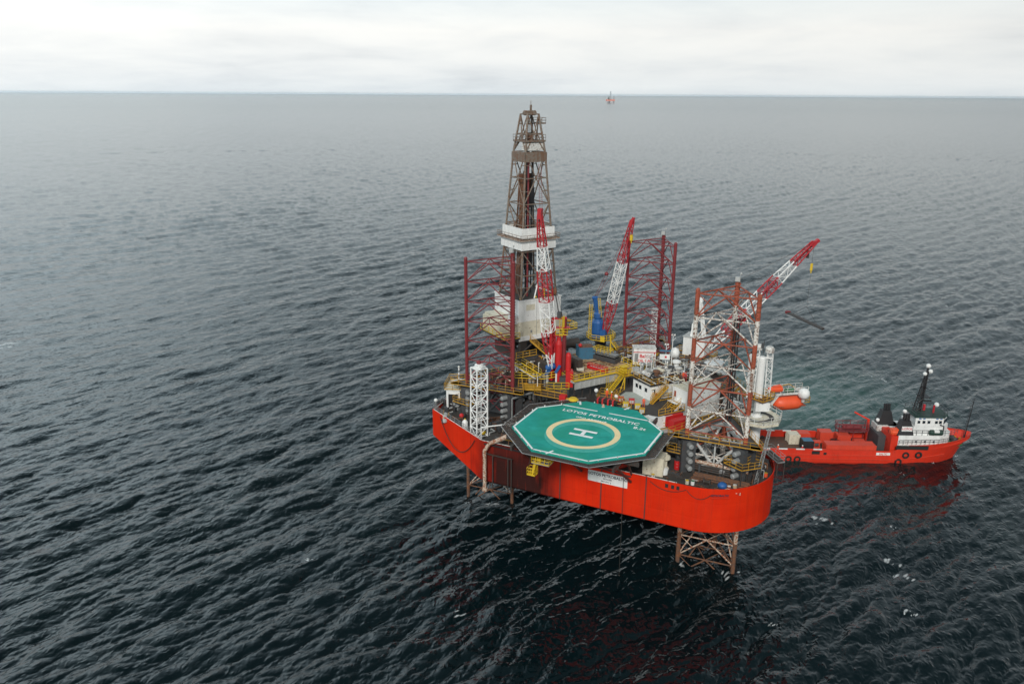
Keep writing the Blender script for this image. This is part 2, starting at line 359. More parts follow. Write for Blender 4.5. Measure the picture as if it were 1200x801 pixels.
hh = mth(nt, 'ADD', mth(nt, 'ADD', ramp(nt, wv.outputs['Fac'], [(0, (0, 0, 0)), (.06, (1, 1, 1))]), ramp(nt, wz.outputs['Fac'], [(0, (0, 0, 0)), (.05, (1, 1, 1))])), mth(nt, 'MULTIPLY', h1, 1.5))
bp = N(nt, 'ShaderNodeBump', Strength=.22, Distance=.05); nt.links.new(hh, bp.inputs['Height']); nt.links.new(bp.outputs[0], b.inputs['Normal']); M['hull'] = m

# ---------------------------------------------------------------- the sea
def tile(Nn, L, seed, lp, direc, amp, spread):
    rng = np.random.default_rng(seed); k1 = 2*np.pi*np.fft.fftfreq(Nn, L/Nn); KX, KY = np.meshgrid(k1, k1)
    K = np.hypot(KX, KY); K[0, 0] = 1; kp = 2*np.pi/lp
    c = (KX*math.cos(direc)+KY*math.sin(direc))/K
    S = K**-4.0*np.exp(-1.25*(kp/K)**2)*(np.abs(c)**spread*.975+.025); S *= np.exp(-(K*.10)**2); S[0, 0] = 0
    h = np.sqrt(S)*(rng.standard_normal((Nn, Nn))+1j*rng.standard_normal((Nn, Nn)))
    f = np.fft.ifft2(h); z = f.real; kk = amp/z.std()
    dx = np.fft.ifft2(-1j*KX/K*h).real*kk; dy = np.fft.ifft2(-1j*KY/K*h).real*kk
    return [a.astype(np.float32) for a in (z*kk, dx, dy)]
def samp(T, L, x, y, rot):
    Nn = T[0].shape[0]; cr, sr = math.cos(rot), math.sin(rot)
    u = ((x*cr+y*sr)/L*Nn) % Nn; v = ((-x*sr+y*cr)/L*Nn) % Nn
    i = np.floor(u).astype(int) % Nn; j = np.floor(v).astype(int) % Nn; fu = u-np.floor(u); fv = v-np.floor(v); i2 = (i+1) % Nn; j2 = (j+1) % Nn
    o = [a[j, i]*(1-fu)*(1-fv)+a[j, i2]*fu*(1-fv)+a[j2, i]*(1-fu)*fv+a[j2, i2]*fu*fv for a in T]
    return o[0], o[1]*cr-o[2]*sr, o[1]*sr+o[2]*cr
WDIR = RD(-44)
azf = np.arange(-.86, .8601, .0013); azc = np.linspace(.86, 2*np.pi-.86, 42)[1:-1]
azs = np.concatenate([azf, azc]); va = np.concatenate([np.arange(1330, 60, -1.15), np.arange(60, 6, -.9), np.linspace(6, 1.15, 9)]); rr_ = HC*FPX/va
rr_ = np.concatenate([[2, 25], rr_]); nr, na = len(rr_), len(azs)
R_, A_ = np.meshgrid(rr_, azs, indexing='ij'); X = R_*np.sin(A_); Y = R_*np.cos(A_)
att = np.clip(1.5-R_/6000, 0, 1)*(np.abs(((A_+np.pi) % (2*np.pi))-np.pi) < .861)
Z = np.zeros_like(X); DX = np.zeros_like(X); DY = np.zeros_like(X)
for Nn, L, seed, lp, dd, amp, spd, rot in ((1024, 311., 3, 17., WDIR, .215, 14, 0.), (1024, 197., 8, 9.5, WDIR+.18, .095, 8, .33), (1024, 83., 5, 3.6, WDIR-.1, .048, 5, -.5)):
    T = tile(Nn, L, seed, lp, dd-rot, amp, spd); z, dx, dy = samp(T, L, X, Y, rot); Z += z; DX += dx; DY += dy
# patches of calmer and rougher water
gust = .82+.30*np.sin(X/61+Y/97+1.3*np.sin(Y/143))*np.sin(Y/83-X/131+.7)
Z *= att*gust; X2 = X+DX*att*1.15*gust; Y2 = Y+DY*att*1.15*gust
vs = np.stack([X2, Y2, Z], -1).reshape(-1, 3).astype(np.float32)
ii = np.arange(nr-1)[:, None]*na; jj = np.arange(na)[None, :]; j2 = (jj+1) % na
q = np.stack([ii+jj, ii+j2, ii+na+j2, ii+na+jj], -1).reshape(-1, 4)
q = q[:, ::-1]
me = bpy.data.meshes.new('sea'); me.vertices.add(len(vs)); me.vertices.foreach_set('co', vs.ravel())
me.loops.add(q.size); me.loops.foreach_set('vertex_index', q.ravel().astype(np.int32)); me.polygons.add(len(q))
me.polygons.foreach_set('loop_start', np.arange(0, q.size, 4, dtype=np.int32)); me.polygons.foreach_set('loop_total', np.full(len(q), 4, dtype=np.int32))
me.polygons.foreach_set('use_smooth', np.ones(len(q), bool)); me.update(calc_edges=True)
# foam on a few breaking crests
foam = np.zeros(X.size, np.float32); fx, fy = X.ravel(), Y.ravel(); rng = np.random.default_rng(4)
fsp = [(1037, 655, .9), (1055, 673, 1.3), (1061, 717, .8), (965, 612, 1.1), (1047, 617, .7), (1032, 444, 1.4), (985, 455, .4), (360, 656, .5), (535, 718, .7), (895, 548, 1.0), (905, 730, .5), (3, 405, 2.6), (205, 322, .5), (1055, 556, .5), (1110, 358, .8), (622, 296, .5),
       (575, 593, .9), (551, 588, .6), (598, 600, .6), (857, 671, .9), (795, 658, .8), (838, 650, .6), (1118, 534, .8), (1090, 541, .6)]
for px, py, sz in fsp:
    p = W(px, py, 0)
    for k in range(7):
        ox, oy = p.x+rng.normal(0, sz*.8), p.y+rng.normal(0, sz*.55); s1 = sz*rng.uniform(.10, .34)
        foam = np.maximum(foam, np.exp(-(((fx-ox)*.74+(fy-oy)*.67)/s1/2.6)**2-((-(fx-ox)*.67+(fy-oy)*.74)/s1/.8)**2).astype(np.float32))
at = me.attributes.new('foam', 'FLOAT', 'POINT'); at.data.foreach_set('value', foam)
seao = bpy.data.objects.new('sea', me); col.objects.link(seao); prm(seao, 'dark choppy open sea reaching to the horizon', 'sea', kind='structure'); del seao['category']
m, nt, b, pos = newmat('sea_water')
mp = nt.nodes.new('ShaderNodeMapping'); mp.vector_type = 'TEXTURE'; mp.inputs['Rotation'].default_value = (0, 0, WDIR); mp.inputs['Scale'].default_value = (1, 2.3, 1); nt.links.new(pos, mp.inputs[0])
mp2 = nt.nodes.new('ShaderNodeMapping'); mp2.vector_type = 'TEXTURE'; mp2.inputs['Rotation'].default_value = (0, 0, WDIR+.5); mp2.inputs['Scale'].default_value = (1, 1.6, 1); nt.links.new(pos, mp2.inputs[0])
def ridged(p_, sc_, det):
    n_ = nt.nodes.new('ShaderNodeTexNoise'); n_.noise_type = 'RIDGED_MULTIFRACTAL'; n_.normalize = True
    for a_, b_ in (('Scale', sc_), ('Detail', det), ('Roughness', .62), ('Distortion', .4)): n_.inputs[a_].default_value = b_
    nt.links.new(p_, n_.inputs['Vector']); return n_.outputs[0]
s1 = ridged(mp.outputs[0], .42, 5); s2 = ridged(mp2.outputs[0], 1.5, 4); s0 = noise(nt, pos, .012, 4, .55); s3 = noise(nt, pos, .22, 4, .6)
# aerated green water round the supply vessel's stern
vm = nt.nodes.new('ShaderNodeVectorMath'); vm.operation = 'DISTANCE'; nt.links.new(pos, vm.inputs[0]); vm.inputs[1].default_value = (66, 186, 0)
gr = N(nt, 'ShaderNodeMapRange'); nt.links.new(mth(nt, 'ADD', vm.outputs['Value'], mth(nt, 'MULTIPLY', s3, 26)), gr.inputs[0]); gr.inputs[1].default_value = 58; gr.inputs[2].default_value = 22; gr.inputs[3].default_value = 0; gr.inputs[4].default_value = 1
c = mixc(nt, s0, (.0014, .0052, .0066), (.0026, .0092, .0112))
c = mixc(nt, mth(nt, 'MULTIPLY', gr.outputs[0], .8), c, (.045, .105, .092))
at = nt.nodes.new('ShaderNodeAttribute'); at.attribute_name = 'foam'
ff = ramp(nt, mth(nt, 'MULTIPLY', at.outputs['Fac'], mth(nt, 'MULTIPLY', noise(nt, pos, 4.5, 7, .8), 2.0)), [(.42, (0, 0, 0)), (.95, (.8, .8, .8))])
c = mixc(nt, ff, c, (.72, .75, .75)); nt.links.new(c, b.inputs['Base Color'])
vd = nt.nodes.new('ShaderNodeVectorMath'); vd.operation = 'LENGTH'; nt.links.new(pos, vd.inputs[0])
rg = N(nt, 'ShaderNodeMapRange'); nt.links.new(vd.outputs['Value'], rg.inputs[0]); rg.inputs[1].default_value = 150; rg.inputs[2].default_value = 4500; rg.inputs[3].default_value = .15; rg.inputs[4].default_value = .185
rf = mth(nt, 'ADD', rg.outputs[0], mth(nt, 'MULTIPLY', ff, .5)); nt.links.new(rf, b.inputs['Roughness'])
b.inputs['IOR'].default_value = 1.33
bp1 = N(nt, 'ShaderNodeBump', Strength=.8, Distance=.36); nt.links.new(s1, bp1.inputs['Height'])
bp2 = N(nt, 'ShaderNodeBump', Strength=.9, Distance=.17); nt.links.new(s2, bp2.inputs['Height']); nt.links.new(bp1.outputs[0], bp2.inputs['Normal'])
nt.links.new(bp2.outputs[0], b.inputs['Normal']); me.materials.append(m)

# ---------------------------------------------------------------- haze
hz = MB().box(-60000, 60000, -60000, 60000, -4, 92).build('haze', M['white'], frame=WORLD, kind='stuff', label='thin pale sea haze over the open water')
m = bpy.data.materials.new('haze_air'); m.use_nodes = True; nt = m.node_tree; nt.nodes.clear()
pv = nt.nodes.new('ShaderNodeVolumePrincipled'); pv.inputs['Color'].default_value = (.74, .90, 1, 1); pv.inputs['Density'].default_value = 1.1e-5; pv.inputs['Anisotropy'].default_value = .6
o_ = nt.nodes.new('ShaderNodeOutputMaterial'); nt.links.new(pv.outputs[0], o_.inputs['Volume']); hz.data.materials.clear(); hz.data.materials.append(m)

# ================================================================ the jack-up rig
L0, R0, M0 = (-20.7, 14.2), (20.3, 10.7), (-1.9, 45.6)
e58, n58 = SH(58)
def arc(c, r, a0, a1, n): return [(c[0]+r*math.cos(RD(a0+(a1-a0)*i/n)), c[1]+r*math.sin(RD(a0+(a1-a0)*i/n))) for i in range(n+1)]
hullp = [(-16, 0), (17, -.05)]+arc((18.6, 10.4), 10.5, -84, 32, 16)+[(28.3, 14.7), (7.4, 49.2)]+arc((-1.6, 45), 10.2, 35, 140, 10)[1:]+[(-29.3, 18.0), (-31.0, 13.5), (-30.3, 7.9)]
HZ0, HZ1, DZ = 10.0, 17.5, 16.55
rig = thing('rig_hull', 'huge orange-red triangular hull of the drilling rig, standing above the water on three lattice legs', 'oil rig', (0, 10, 10))
mb = MB(); n = len(hullp)
def botz(p):                            # the bottom rises in a rake towards the left corner
    return HZ0+max(0, min(1, (-16-p[0])/14.5))*2.1 if p[1] < 20 else HZ0
ch = .45
inner = []
cx = sum(p[0] for p in hullp)/n; cy = sum(p[1] for p in hullp)/n
def inset(p, d):
    v = Vector((p[0]-cx, p[1]-cy, 0)); v = v*(1-d/v.length); return (cx+v.x, cy+v.y)
bot = [(*inset(p, .7), botz(p)) for p in hullp]; low = [(p[0], p[1], botz(p)+ch) for p in hullp]; top = [(p[0], p[1], HZ1) for p in hullp]
ins = [(*inset(p, .16), HZ1) for p in hullp]; dk = [(*inset(p, .16), DZ-.01) for p in hullp]
mb.add(bot+low+top+ins+dk, [tuple(range(n))[::-1]]+[(k*n+i, k*n+(i+1) % n, (k+1)*n+(i+1) % n, (k+1)*n+i) for k in range(4) for i in range(n)]+[tuple(range(4*n, 5*n))])
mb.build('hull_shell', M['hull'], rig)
MB().prism([inset(p, .2) for p in hullp], DZ-.05, DZ).build('main_deck', M['deckgrime'], rig)
mb = MB()
rp_ = [(*inset(p, .25), HZ1-.02) for p in hullp]
mb.rail(rp_[-7:]+rp_[:1], h=.9, mi=0); mb.build('deck_railing', M['grey'], rig); mb = MB(); mb.rail(rp_[20:26], h=.9)
mb.build('deck_railing', M['grey'], rig)
mb = MB()
for a, b in zip(rp_[-3:]+rp_[:1], rp_[-2:]+rp_[:2]):
    mb.tube(a, b, .09, 5)
mb.build('rail_pipe', M['offwhite'], rig)
# hull plate with the rig's name
pl = MB().box(3.1, 9.5, -.14, -.05, 14.9, 16.7).build('name_board', M['white'], rig)
MW[pl.name] = MW[rig.name]
text('LOTOS PETROBALTIC', M['textdark'], pl, (6.3, -.15, 16.2), 0, .64, tilt=90)
text('GDANSK', M['textdark'], pl, (6.3, -.15, 15.65), 0, .36, tilt=90)
text('IMO 8751 6', M['textdark'], pl, (6.1, -.15, 15.2), 0, .34, tilt=90)
np_ = P(841, 578, 16.8); q0, q1 = (22.2, .35), (24.9, 2.0)
dm = MB(); a_ = P(831, 578, 16.9); b_ = P(851, 578, 16.9)
yaw_b = math.degrees(math.atan2(b_.y-a_.y, b_.x-a_.x))
bl = MB().obox((22.1, .42), 28, -.1, 2.5, -.30, -.2, 16.2, 16.3).build('bracket_strip', M['shipred'], rig); MW[bl.name] = MW[rig.name]
text('PETROBALTIC', M['textdark'], bl, (23.2, .80, 16.6), 28, .42, tilt=90, ext=.02)
# openings and fairleads low on the right-hand bow
mb = MB()
for px in (786, 794, 801): q = P(px, 561, 16.9); mb.box(q.x-.22, q.x+.22, -.09, .02, 16.5, 17.1)
mb.box(-15.2, -5.2, -.35, -.06, 17.1, 17.25)
each(mb, 1, 'fairlead', M['black'], rig)
# pads and fenders where the helideck struts meet the hull, and rubbing strips
mb = MB()
for s_ in (-1.6, 5.3, 12.4): mb.box(s_-.07, s_+.07, -.10, -.03, 10.3, 17.4)
each(mb, 1, 'vertical_fender', M['darksteel'], rig)
mb = MB(); pts = [(-25.5+i*.8, 0, 0) for i in range(9)]
def sag(a, b, d, n=12): a, b = Vector(a), Vector(b); return [a.lerp(b, i/n)-Vector((0, 0, d*4*(i/n)*(1-i/n))) for i in range(n+1)]
mb.path(sag((-27.6, 6.1, 17.3), (-17.4, .5, 17.0), 4.2), .07, 5)
mb.path(sag((13, -.2, 17), (18.5, -.2, 16.9), .9), .05, 4); mb.path(sag((18.6, -.2, 16.8), (22.0, .1, 16.7), 1.0), .05, 4)
mb.tube((8.9, -.3, 17.4), (9.2, -1.0, 6.5), .045, 4); mb.tube((9.2, -1.0, 6.5), (9.3, -1.3, .3), .035, 4); mb.ball((9.3, -1.3, .2), .25, 8)
each(mb, (12, 12, 12, 3), 'hose', M['rope'], rig)

# ---------------------------------------------------------------- legs
def leg(tri, label, mats, z0, zt, bay, alt, topfr=True, chr_=.30):
    cx = sum(p[0] for p in tri)/3; cy = sum(p[1] for p in tri)/3
    t = thing('platform_leg', label, 'rig leg', (cx, cy, 0), group='lattice jack-up legs')
    up_, lo_ = mats, [M['rusty'], M['rustywhite']]
    for p in tri:
        mb = MB()
        z = zt; i = 0
        while z > z0:
            zb = z-bay; mi = (i % 2) if alt else 0
            mb.tube((p[0], p[1], max(zb, z0)), (p[0], p[1], z), chr_, 8, mi=mi if z > 16 else 2+(i % 3 == 1))
            # rack teeth plates either side of the chord
            v = Vector((cx-p[0], cy-p[1], 0)).normalized()
            w_ = v.cross(Vector((0, 0, 1)))
            if z > 16:
                for k in range(7):
                    zz_ = z-bay*(k+.5)/7
                    for sg in (-1, 1):
                        c = Vector((p[0], p[1], zz_))+w_*sg*(chr_+.05); mb.beam(c-Vector((0, 0, .14)), c+Vector((0, 0, .14)), .14, .10, mi)
            z = zb; i += 1
        mb.ball((p[0], p[1], zt), .34, 8)
        mb.build('chord', up_+lo_, t)
    mb = MB(); mbl = MB(); mu = mb; z = zt-.5; i = 0
    while z > z0+.5:
        zb = z-bay; mi = (i % 2) if alt else 0
        if z < 16.5: mi = 2+(i % 2)
        if 9 < z < 16: z = zb; i += 1; continue
        mids = []; mb = mu if z > 16.5 else mbl
        for k in range(3):
            a, b = tri[k], tri[(k+1) % 3]; A, B = Vector((*a, z)), Vector((*b, z)); A2, B2 = Vector((*a, zb)), Vector((*b, zb))
            mid = (A+B)/2; mids.append(mid)
            r1 = .095 if not alt else .12
            mb.tube(A, B, r1, 6, mi=mi)
            mb.tube(mid, A2, r1, 6, mi=mi); mb.tube(mid, B2, r1, 6, mi=(mi if not alt or mi > 1 else 1-mi) if k == 1 else mi)
            q1 = (mid+A2)/2; q2 = (mid+B2)/2
            mb.tube(q1, A.lerp(A2, .0)+(A2-A)*.0, .07, 4, mi=mi) if alt else None
        for k in range(3): mb.tube(mids[k], mids[(k+1) % 3], .085, 5, mi=mi)
        z = zb; i += 1
    mu.build('bracing', up_+lo_, t); mbl.build('lower_bracing', up_+lo_, t)
    if topfr:
        c = Vector((*tri[2], zt)); mb = MB(); mb.tube(c, c+Vector((.4, -.3, 1.3)), .05, 4); mb.box(c.x-.35, c.x+.35, c.y-.6, c.y-.1, zt+.2, zt+.9); mb.ball((c.x+.4, c.y-.3, zt+1.4), .18, 6)
        mb.build('beacon', M['lgrey'], t)
    return t
triL = [(-25.1, 11.5), (-16.2, 12.1), (-20.2, 19.6)]; triR = [(16.2, 7.4), (24.9, 7.9), (20.3, 15.4)]; triM = [(-6.6, 43.6), (3.0, 42.6), (-1.8, 51.0)]
leg(triL, 'maroon lattice leg rising behind the white lattice mast at the left corner of the rig', [M['maroon'], M['maroon']], -3, 45, 3.55, False)
leg(triM, 'maroon lattice leg rising beside the blue crane at the far corner of the rig', [M['maroon'], M['maroon']], -3, 45, 3.55, False)
leg(triR, 'orange and white banded lattice leg at the right end of the rig', [M['legorange'], M['legwhite']], -3, 45, 3.6, True, chr_=.34)
# umbilical hose bundle inside the banded leg
mb = MB(); [mb.tube((21.4+dx, 11.4, 24), (21.4+dx, 11.4, 40.5), .12, 6) for dx in (-.3, .05, .4)]
mb.build('hose_bundle', M['black'], loc=(21.4, 11.4, 24), label='black hoses hanging down inside the orange and white banded leg', cat='hoses') if False else None
t = thing('hose_bundle', 'black hoses hanging down inside the orange and white banded leg', 'hoses', (21.4, 11.4, 24)); each(mb, 1, 'hose', M['black'], t)

# ---------------------------------------------------------------- jacking frames round the legs
def jackframe(tri, label, front=False):
    cx = sum(p[0] for p in tri)/3; cy = sum(p[1] for p in tri)/3
    t = thing('jacking_frame', label, 'jacking frame', (cx, cy, DZ), group='jacking frames round the legs')
    ZT = 22.1
    for p in tri:
        d = Vector((p[0]-cx, p[1]-cy, 0)); a = math.degrees(math.atan2(d.y, d.x)); mb = MB()
        for sg in (-1, 1):
            mb.obox(p, a, -1.1, 1.1, sg*.75-.35+sg*.25, sg*.75+.35+sg*.25, DZ, ZT-.3)
            for k in range(5): mb.obox(p, a, -1.15, 1.15, sg*.75-.4+sg*.25, sg*.75+.4+sg*.25, DZ+.5+k*1.05, DZ+.62+k*1.05)
        e, n_ = SH(a)
        each(mb, 6, 'jack_tower', M['dgrey'], t)
        mb = MB()
        for k in range(4):
            z = DZ+1+k*1.2
            for sg in (-1, 1):
                c = Vector((p[0], p[1], z))+n_*sg*1.35
                mb.hcyl(c, c+n_*sg*1.0, .42, 10)
        each(mb, 3, 'jack_motor', M['grey'], t)
    mb = MB()
    for k in range(3):
        a, b = Vector((*tri[k], ZT-.15)), Vector((*tri[(k+1) % 3], ZT-.15)); m_ = (a+b)/2-Vector((0, 0, 4.2))
        v = (b-a).normalized(); mb.beam(a, b, .55, .6)
        mb.tube(a+v*1.2-Vector((0, 0, .4)), m_, .24, 8); mb.tube(b-v*1.2-Vector((0, 0, .4)), m_, .24, 8); mb.tube((a+b)/2, m_, .15, 6)
        mb.beam(m_-v*2.2, m_+v*2.2, .4, .4)
    mb.build('top_frame', M['lgrey'] if front else M['dgrey'], t)
    out = []
    for p in tri:
        d = Vector((p[0]-cx, p[1]-cy, 0)).normalized(); out.append(Vector((p[0], p[1], ZT+.16))+d*1.9)
    mb = MB()
    for k in range(3):
        a, b = out[k], out[(k+1) % 3]; v = (b-a).normalized(); nn = v.cross(Vector((0, 0, 1)))
        mb.beam(a-nn*.0-v*.8, b+v*.8, 1.5, .06)
    mb.build('walkway', M['darksteel'], t)
    mb = MB(); oo = []
    for k in range(3):
        a, b = out[k], out[(k+1) % 3]; v = (b-a).normalized(); nn = v.cross(Vector((0, 0, 1)))
        oo += [a+nn*.75-v*.8, b+nn*.75+v*.8]
    mb.rail(oo, closed=True)
    mb.build('railing', M['yellow'], t)
    return t
jackframe(triL, 'dark grey jacking frame round the left maroon leg, with yellow rails')
jackframe(triM, 'dark grey jacking frame round the far maroon leg, beside the blue crane')
jackframe(triR, 'jacking frame round the banded leg, with a pale V brace and grey motors', True)
# lower yellow-railed landings on the jack towers
def landing(name, label, poly, z, mat=None, railmat='yellow', legs=True, th=.12, step=1.3):
    c = (sum(p[0] for p in poly)/len(poly), sum(p[1] for p in poly)/len(poly), z)
    t = thing(name, label, 'platform', c)
    MB().prism(poly, z-th, z).build('deck_plate', mat or M['darksteel'], t)
    MB().rail([(*p, z) for p in poly], closed=True, step=step).build('railing', M[railmat], t)
    if legs:
        mb = MB(); [mb.tube((p[0], p[1], DZ), (p[0], p[1], z-th), .09, 5) for p in poly]; each(mb, 1, 'support_post', M['darksteel'], t)
    return t
def rect(o, yaw, a0, a1, b0, b1):
    e, n_ = SH(yaw); return [(o[0]+e.x*a+n_.x*b, o[1]+e.y*a+n_.y*b) for a, b in ((a0, b0), (a1, b0), (a1, b1), (a0, b1))]
landing('access_platform', 'yellow railed platform wrapping the grey motors right of the banded leg', [(22.3, 6.2), (25.3, 4.6), (27.6, 6.9), (27.2, 9.6), (26.4, 9.6), (25.6, 7.4), (23.2, 7.0)], 19.3)
landing('access_platform', 'small yellow railed landing on the grey block left of the banded leg', rect((13.4, 6.6), -5, 0, 3.6, 0, 1.0), 19.2)
landing('access_platform', 'yellow railed landing on the grey tower left of the white lattice mast', rect((-26.0, 9.6), -12, -1.2, 2.6, 0, 1.6), 18.9)

# ---------------------------------------------------------------- helideck
HX, HY, HZ, HR = 2.0, 1.75, 22.5, 11.72
hel = thing('helideck', 'green octagonal helideck with yellow ring and white H overhanging the near side of the rig', 'helipad', (HX, HY, HZ))
octp = [(HX+HR*math.cos(RD(22.5+45*k)), HY+HR*math.sin(RD(22.5+45*k))) for k in range(8)]
MB().prism(octp, HZ-.35, HZ).build('deck_plate', M['teal'], hel)
LW = .30
def strip(pts, w_, z, closed=False):
    mb = MB(); pts = [Vector((p[0], p[1], z)) for p in pts]
    if closed: pts.append(pts[0])
    for a, b in zip(pts, pts[1:]):
        v = (b-a).normalized(); mb.beam(a-v*w_*.25, b+v*w_*.25, w_, .008)
    return mb
pc1, pc2 = P(655.6, 473.6, HZ), P(760.6, 492.5, HZ); g1, g2 = P(699.5, 481.7, HZ), P(713.5, 485, HZ)
ins_ = [(HX+(HR-.28)*math.cos(RD(22.5+45*k)), HY+(HR-.28)*math.sin(RD(22.5+45*k))) for k in range(8)]
yl = (pc1.y+pc2.y)/2
def xat(p, q, y): t = (y-p[1])/(q[1]-p[1]); return p[0]+(q[0]-p[0])*t
xl = xat(ins_[2], ins_[3], yl); xr = xat(ins_[1], ins_[0], yl)
ln = strip([(g1.x, yl), (xl, yl), ins_[3], ins_[4], ins_[5], ins_[6], ins_[7], ins_[0], (xr, yl), (g2.x, yl)], LW, HZ+.010)
ln.build('boundary_line', M['mark'], hel)
rc = P(683.5, 507.3, HZ)
def disc(c, r0, r1, z, n=72):
    mb = MB(); vs = [];
    for i in range(n):
        a = 2*math.pi*i/n; vs += [(c[0]+r0*math.cos(a), c[1]+r0*math.sin(a), z), (c[0]+r1*math.cos(a), c[1]+r1*math.sin(a), z)]
    return mb.add(vs, [(2*i, 2*i+1, (2*i+3) % (2*n), (2*i+2) % (2*n)) for i in range(n)])
disc((rc.x+.3, rc.y-1.15), 4.55, 5.75, HZ+.006).build('old_ring', M['tealring'], hel)
disc((rc.x, rc.y), 4.80, 5.68, HZ+.014).build('touchdown_ring', M['markyellow'], hel)
mb = MB()
for q in ((0, .95), (0, -.95)): mb.beam((rc.x-1.9, rc.y+q[1], HZ+.018), (rc.x+1.9, rc.y+q[1], HZ+.018), .60, .008)
mb.beam((rc.x, rc.y-.68, HZ+.018), (rc.x, rc.y+.68, HZ+.018), .60, .008)
mb.build('letter_h', M['mark'], hel)
t1, t2 = P(670, 481.5, HZ), P(738, 495, HZ); tm = (t1+t2)/2
text('LOTOS PETROBALTIC', M['mark'], hel, (tm.x, tm.y-.05, HZ+.02), math.degrees(math.atan2(t2.y-t1.y, t2.x-t1.x)), 1.28, name='rig_name_lettering', space=1.06)
t3 = P(699, 492.3, HZ); text('GRO ARG0619', M['mark'], hel, (t3.x-.9, t3.y-.1, HZ+.02), 0, .62, name='small_lettering', sx=1.25, space=1.05)
t4 = P(749.5, 502, HZ); text('8.2t', M['mark'], hel, (t4.x, t4.y, HZ+.02), 0, 1.15, name='weight_lettering', space=1.1)
mb = MB()
for px, py, ang in ((644, 529.5, 68), (680, 472, -66), (735, 478.3, 70)):
    q = P(px, py, HZ); e, n_ = SH(ang); mb.beam((q.x-e.x*.75, q.y-e.y*.75, HZ+.012), (q.x+e.x*.75, q.y+e.y*.75, HZ+.012), .32, .008)
each(mb, 1, 'edge_mark', M['mark'], hel)
mb = MB(); 
for k in range(8):
    a, b = octp[k], octp[(k+1) % 8]
    for i in range(3):
        x = a[0]+(b[0]-a[0])*(i+.5)/3; y = a[1]+(b[1]-a[1])*(i+.5)/3; mb.lathe((x, y, HZ), [(.11, 0), (.11, .12), (.05, .2)], 8)
each(mb, 1, 'perimeter_light', M['offwhite'], hel)
# support structure
mb = MB()
for k in range(8): mb.beam((*octp[k], HZ-.6), (*octp[(k+1) % 8], HZ-.6), .3, .5)
for s_ in (-6, -2, 2, 6, 10): mb.beam((s_, -8.7, HZ-.75), (s_, 12.2, HZ-.75), .3, .7)
for t_ in (-5, 1, 7): mb.beam((-8.6, t_, HZ-.8), (12.6, t_, HZ-.8), .3, .7)
for s_ in (-6, 2, 10):
    mb.tube((s_, -7.2, HZ-1.0), (s_, -.2, 16.2), .22, 8); mb.tube((s_, -3, HZ-1.0), (s_, .6, DZ), .18, 8); mb.tube((s_, 4, HZ-1), (s_, 4, DZ), .22, 8); mb.tube((s_, 10, HZ-1), (s_, 10, DZ), .22, 8)
    mb.tube((s_, 4, 17.5), (s_, -3, HZ-1), .14, 6)
for a, b in ((-6, 2), (2, 10)): mb.tube((a, -7.2, HZ-1.1), (b, -.2, 17), .12, 6); mb.tube((b, -7.2, HZ-1.1), (a, -.2, 17), .12, 6)
mb.build('support_truss', M['darksteel'], hel)
# safety net apron
for k in range(8):
    if k in (0, 1): continue
    a0_, a1_ = RD(22.5+45*k), RD(22.5+45*(k+1)); ro = HR+1.75
    A = Vector((HX+HR*1.005*math.cos(a0_), HY+HR*1.005*math.sin(a0_), HZ-.3)); B = Vector((HX+HR*1.005*math.cos(a1_), HY+HR*1.005*math.sin(a1_), HZ-.3))
    C = Vector((HX+ro*math.cos(a1_), HY+ro*math.sin(a1_), HZ-.05)); D = Vector((HX+ro*math.cos(a0_), HY+ro*math.sin(a0_), HZ-.05))
    mb = MB(); nn = 26
    for i in range(nn+1):
        u = i/nn; mb.beam(A.lerp(B, u), D.lerp(C, u), .16 if i % 3 else .12, .03)
    for j in range(1, 7): u = j/7; mb.beam(A.lerp(D, u), B.lerp(C, u), .12, .03)
    net = mb.build('safety_net', M['net'], hel); MW[net.name] = MW[hel.name]
    fr = MB(); fr.tube(D, C, .055, 5)
    for i in range(0, 10): u = i/9; fr.tube(A.lerp(B, u)-Vector((0, 0, .25)), D.lerp(C, u), .05, 4)
    fr.build('net_frame', M['steel'], net)
MB().beam(P(727, 548, 17.6), P(743, 537, 20.4), 1.7, .3).build('support_bracket', M['shipred'], hel)
mb = MB(); q = P(660, 533, 21.6)
# hanging access cage at the near left edge
cg = thing('access_cage', 'yellow ladder platform with a hanging basket below the near left edge of the helideck', 'platform', (-2.2, -9.9, 18))
a_ = P(634, 541, 20.8); b_ = P(624, 555, 18.5)
MB().box(a_.x-1.2, a_.x+1.6, a_.y-.8, a_.y+.8, a_.z-.1, a_.z).build('deck_plate', M['grey'], cg)
MB().rail([(a_.x-1.2, a_.y-.8, a_.z), (a_.x+1.6, a_.y-.8, a_.z), (a_.x+1.6, a_.y+.8, a_.z), (a_.x-1.2, a_.y+.8, a_.z)], closed=True, step=.7, r=.05).build('railing', M['byellow'], cg)
MB().stair((b_.x+.2, b_.y, b_.z), (a_.x-.6, a_.y, a_.z), .8).build('stair', M['byellow'], cg)
mb = MB(); mb.rail([(b_.x-.7, b_.y-.5, b_.z), (b_.x+.6, b_.y-.5, b_.z), (b_.x+.6, b_.y+.5, b_.z), (b_.x-.7, b_.y+.5, b_.z)], closed=True, step=.65, r=.05); mb.box(b_.x-.7, b_.x+.6, b_.y-.5, b_.y+.5, b_.z-.08, b_.z)
mb.build('basket', M['byellow'], cg)
mb = MB(); mb.tube((a_.x, a_.y+.8, a_.z), (a_.x, a_.y+2.2, a_.z+1.0), .08, 5); mb.tube((a_.x+1.3, a_.y+.8, a_.z), (a_.x+1.3, a_.y+2.2, a_.z+1.0), .08, 5); mb.tube((a_.x-1.6, a_.y, 21.8), (a_.x-2.2, a_.y, 18.6), .03, 4)
mb.build('bracket', M['darksteel'], cg)
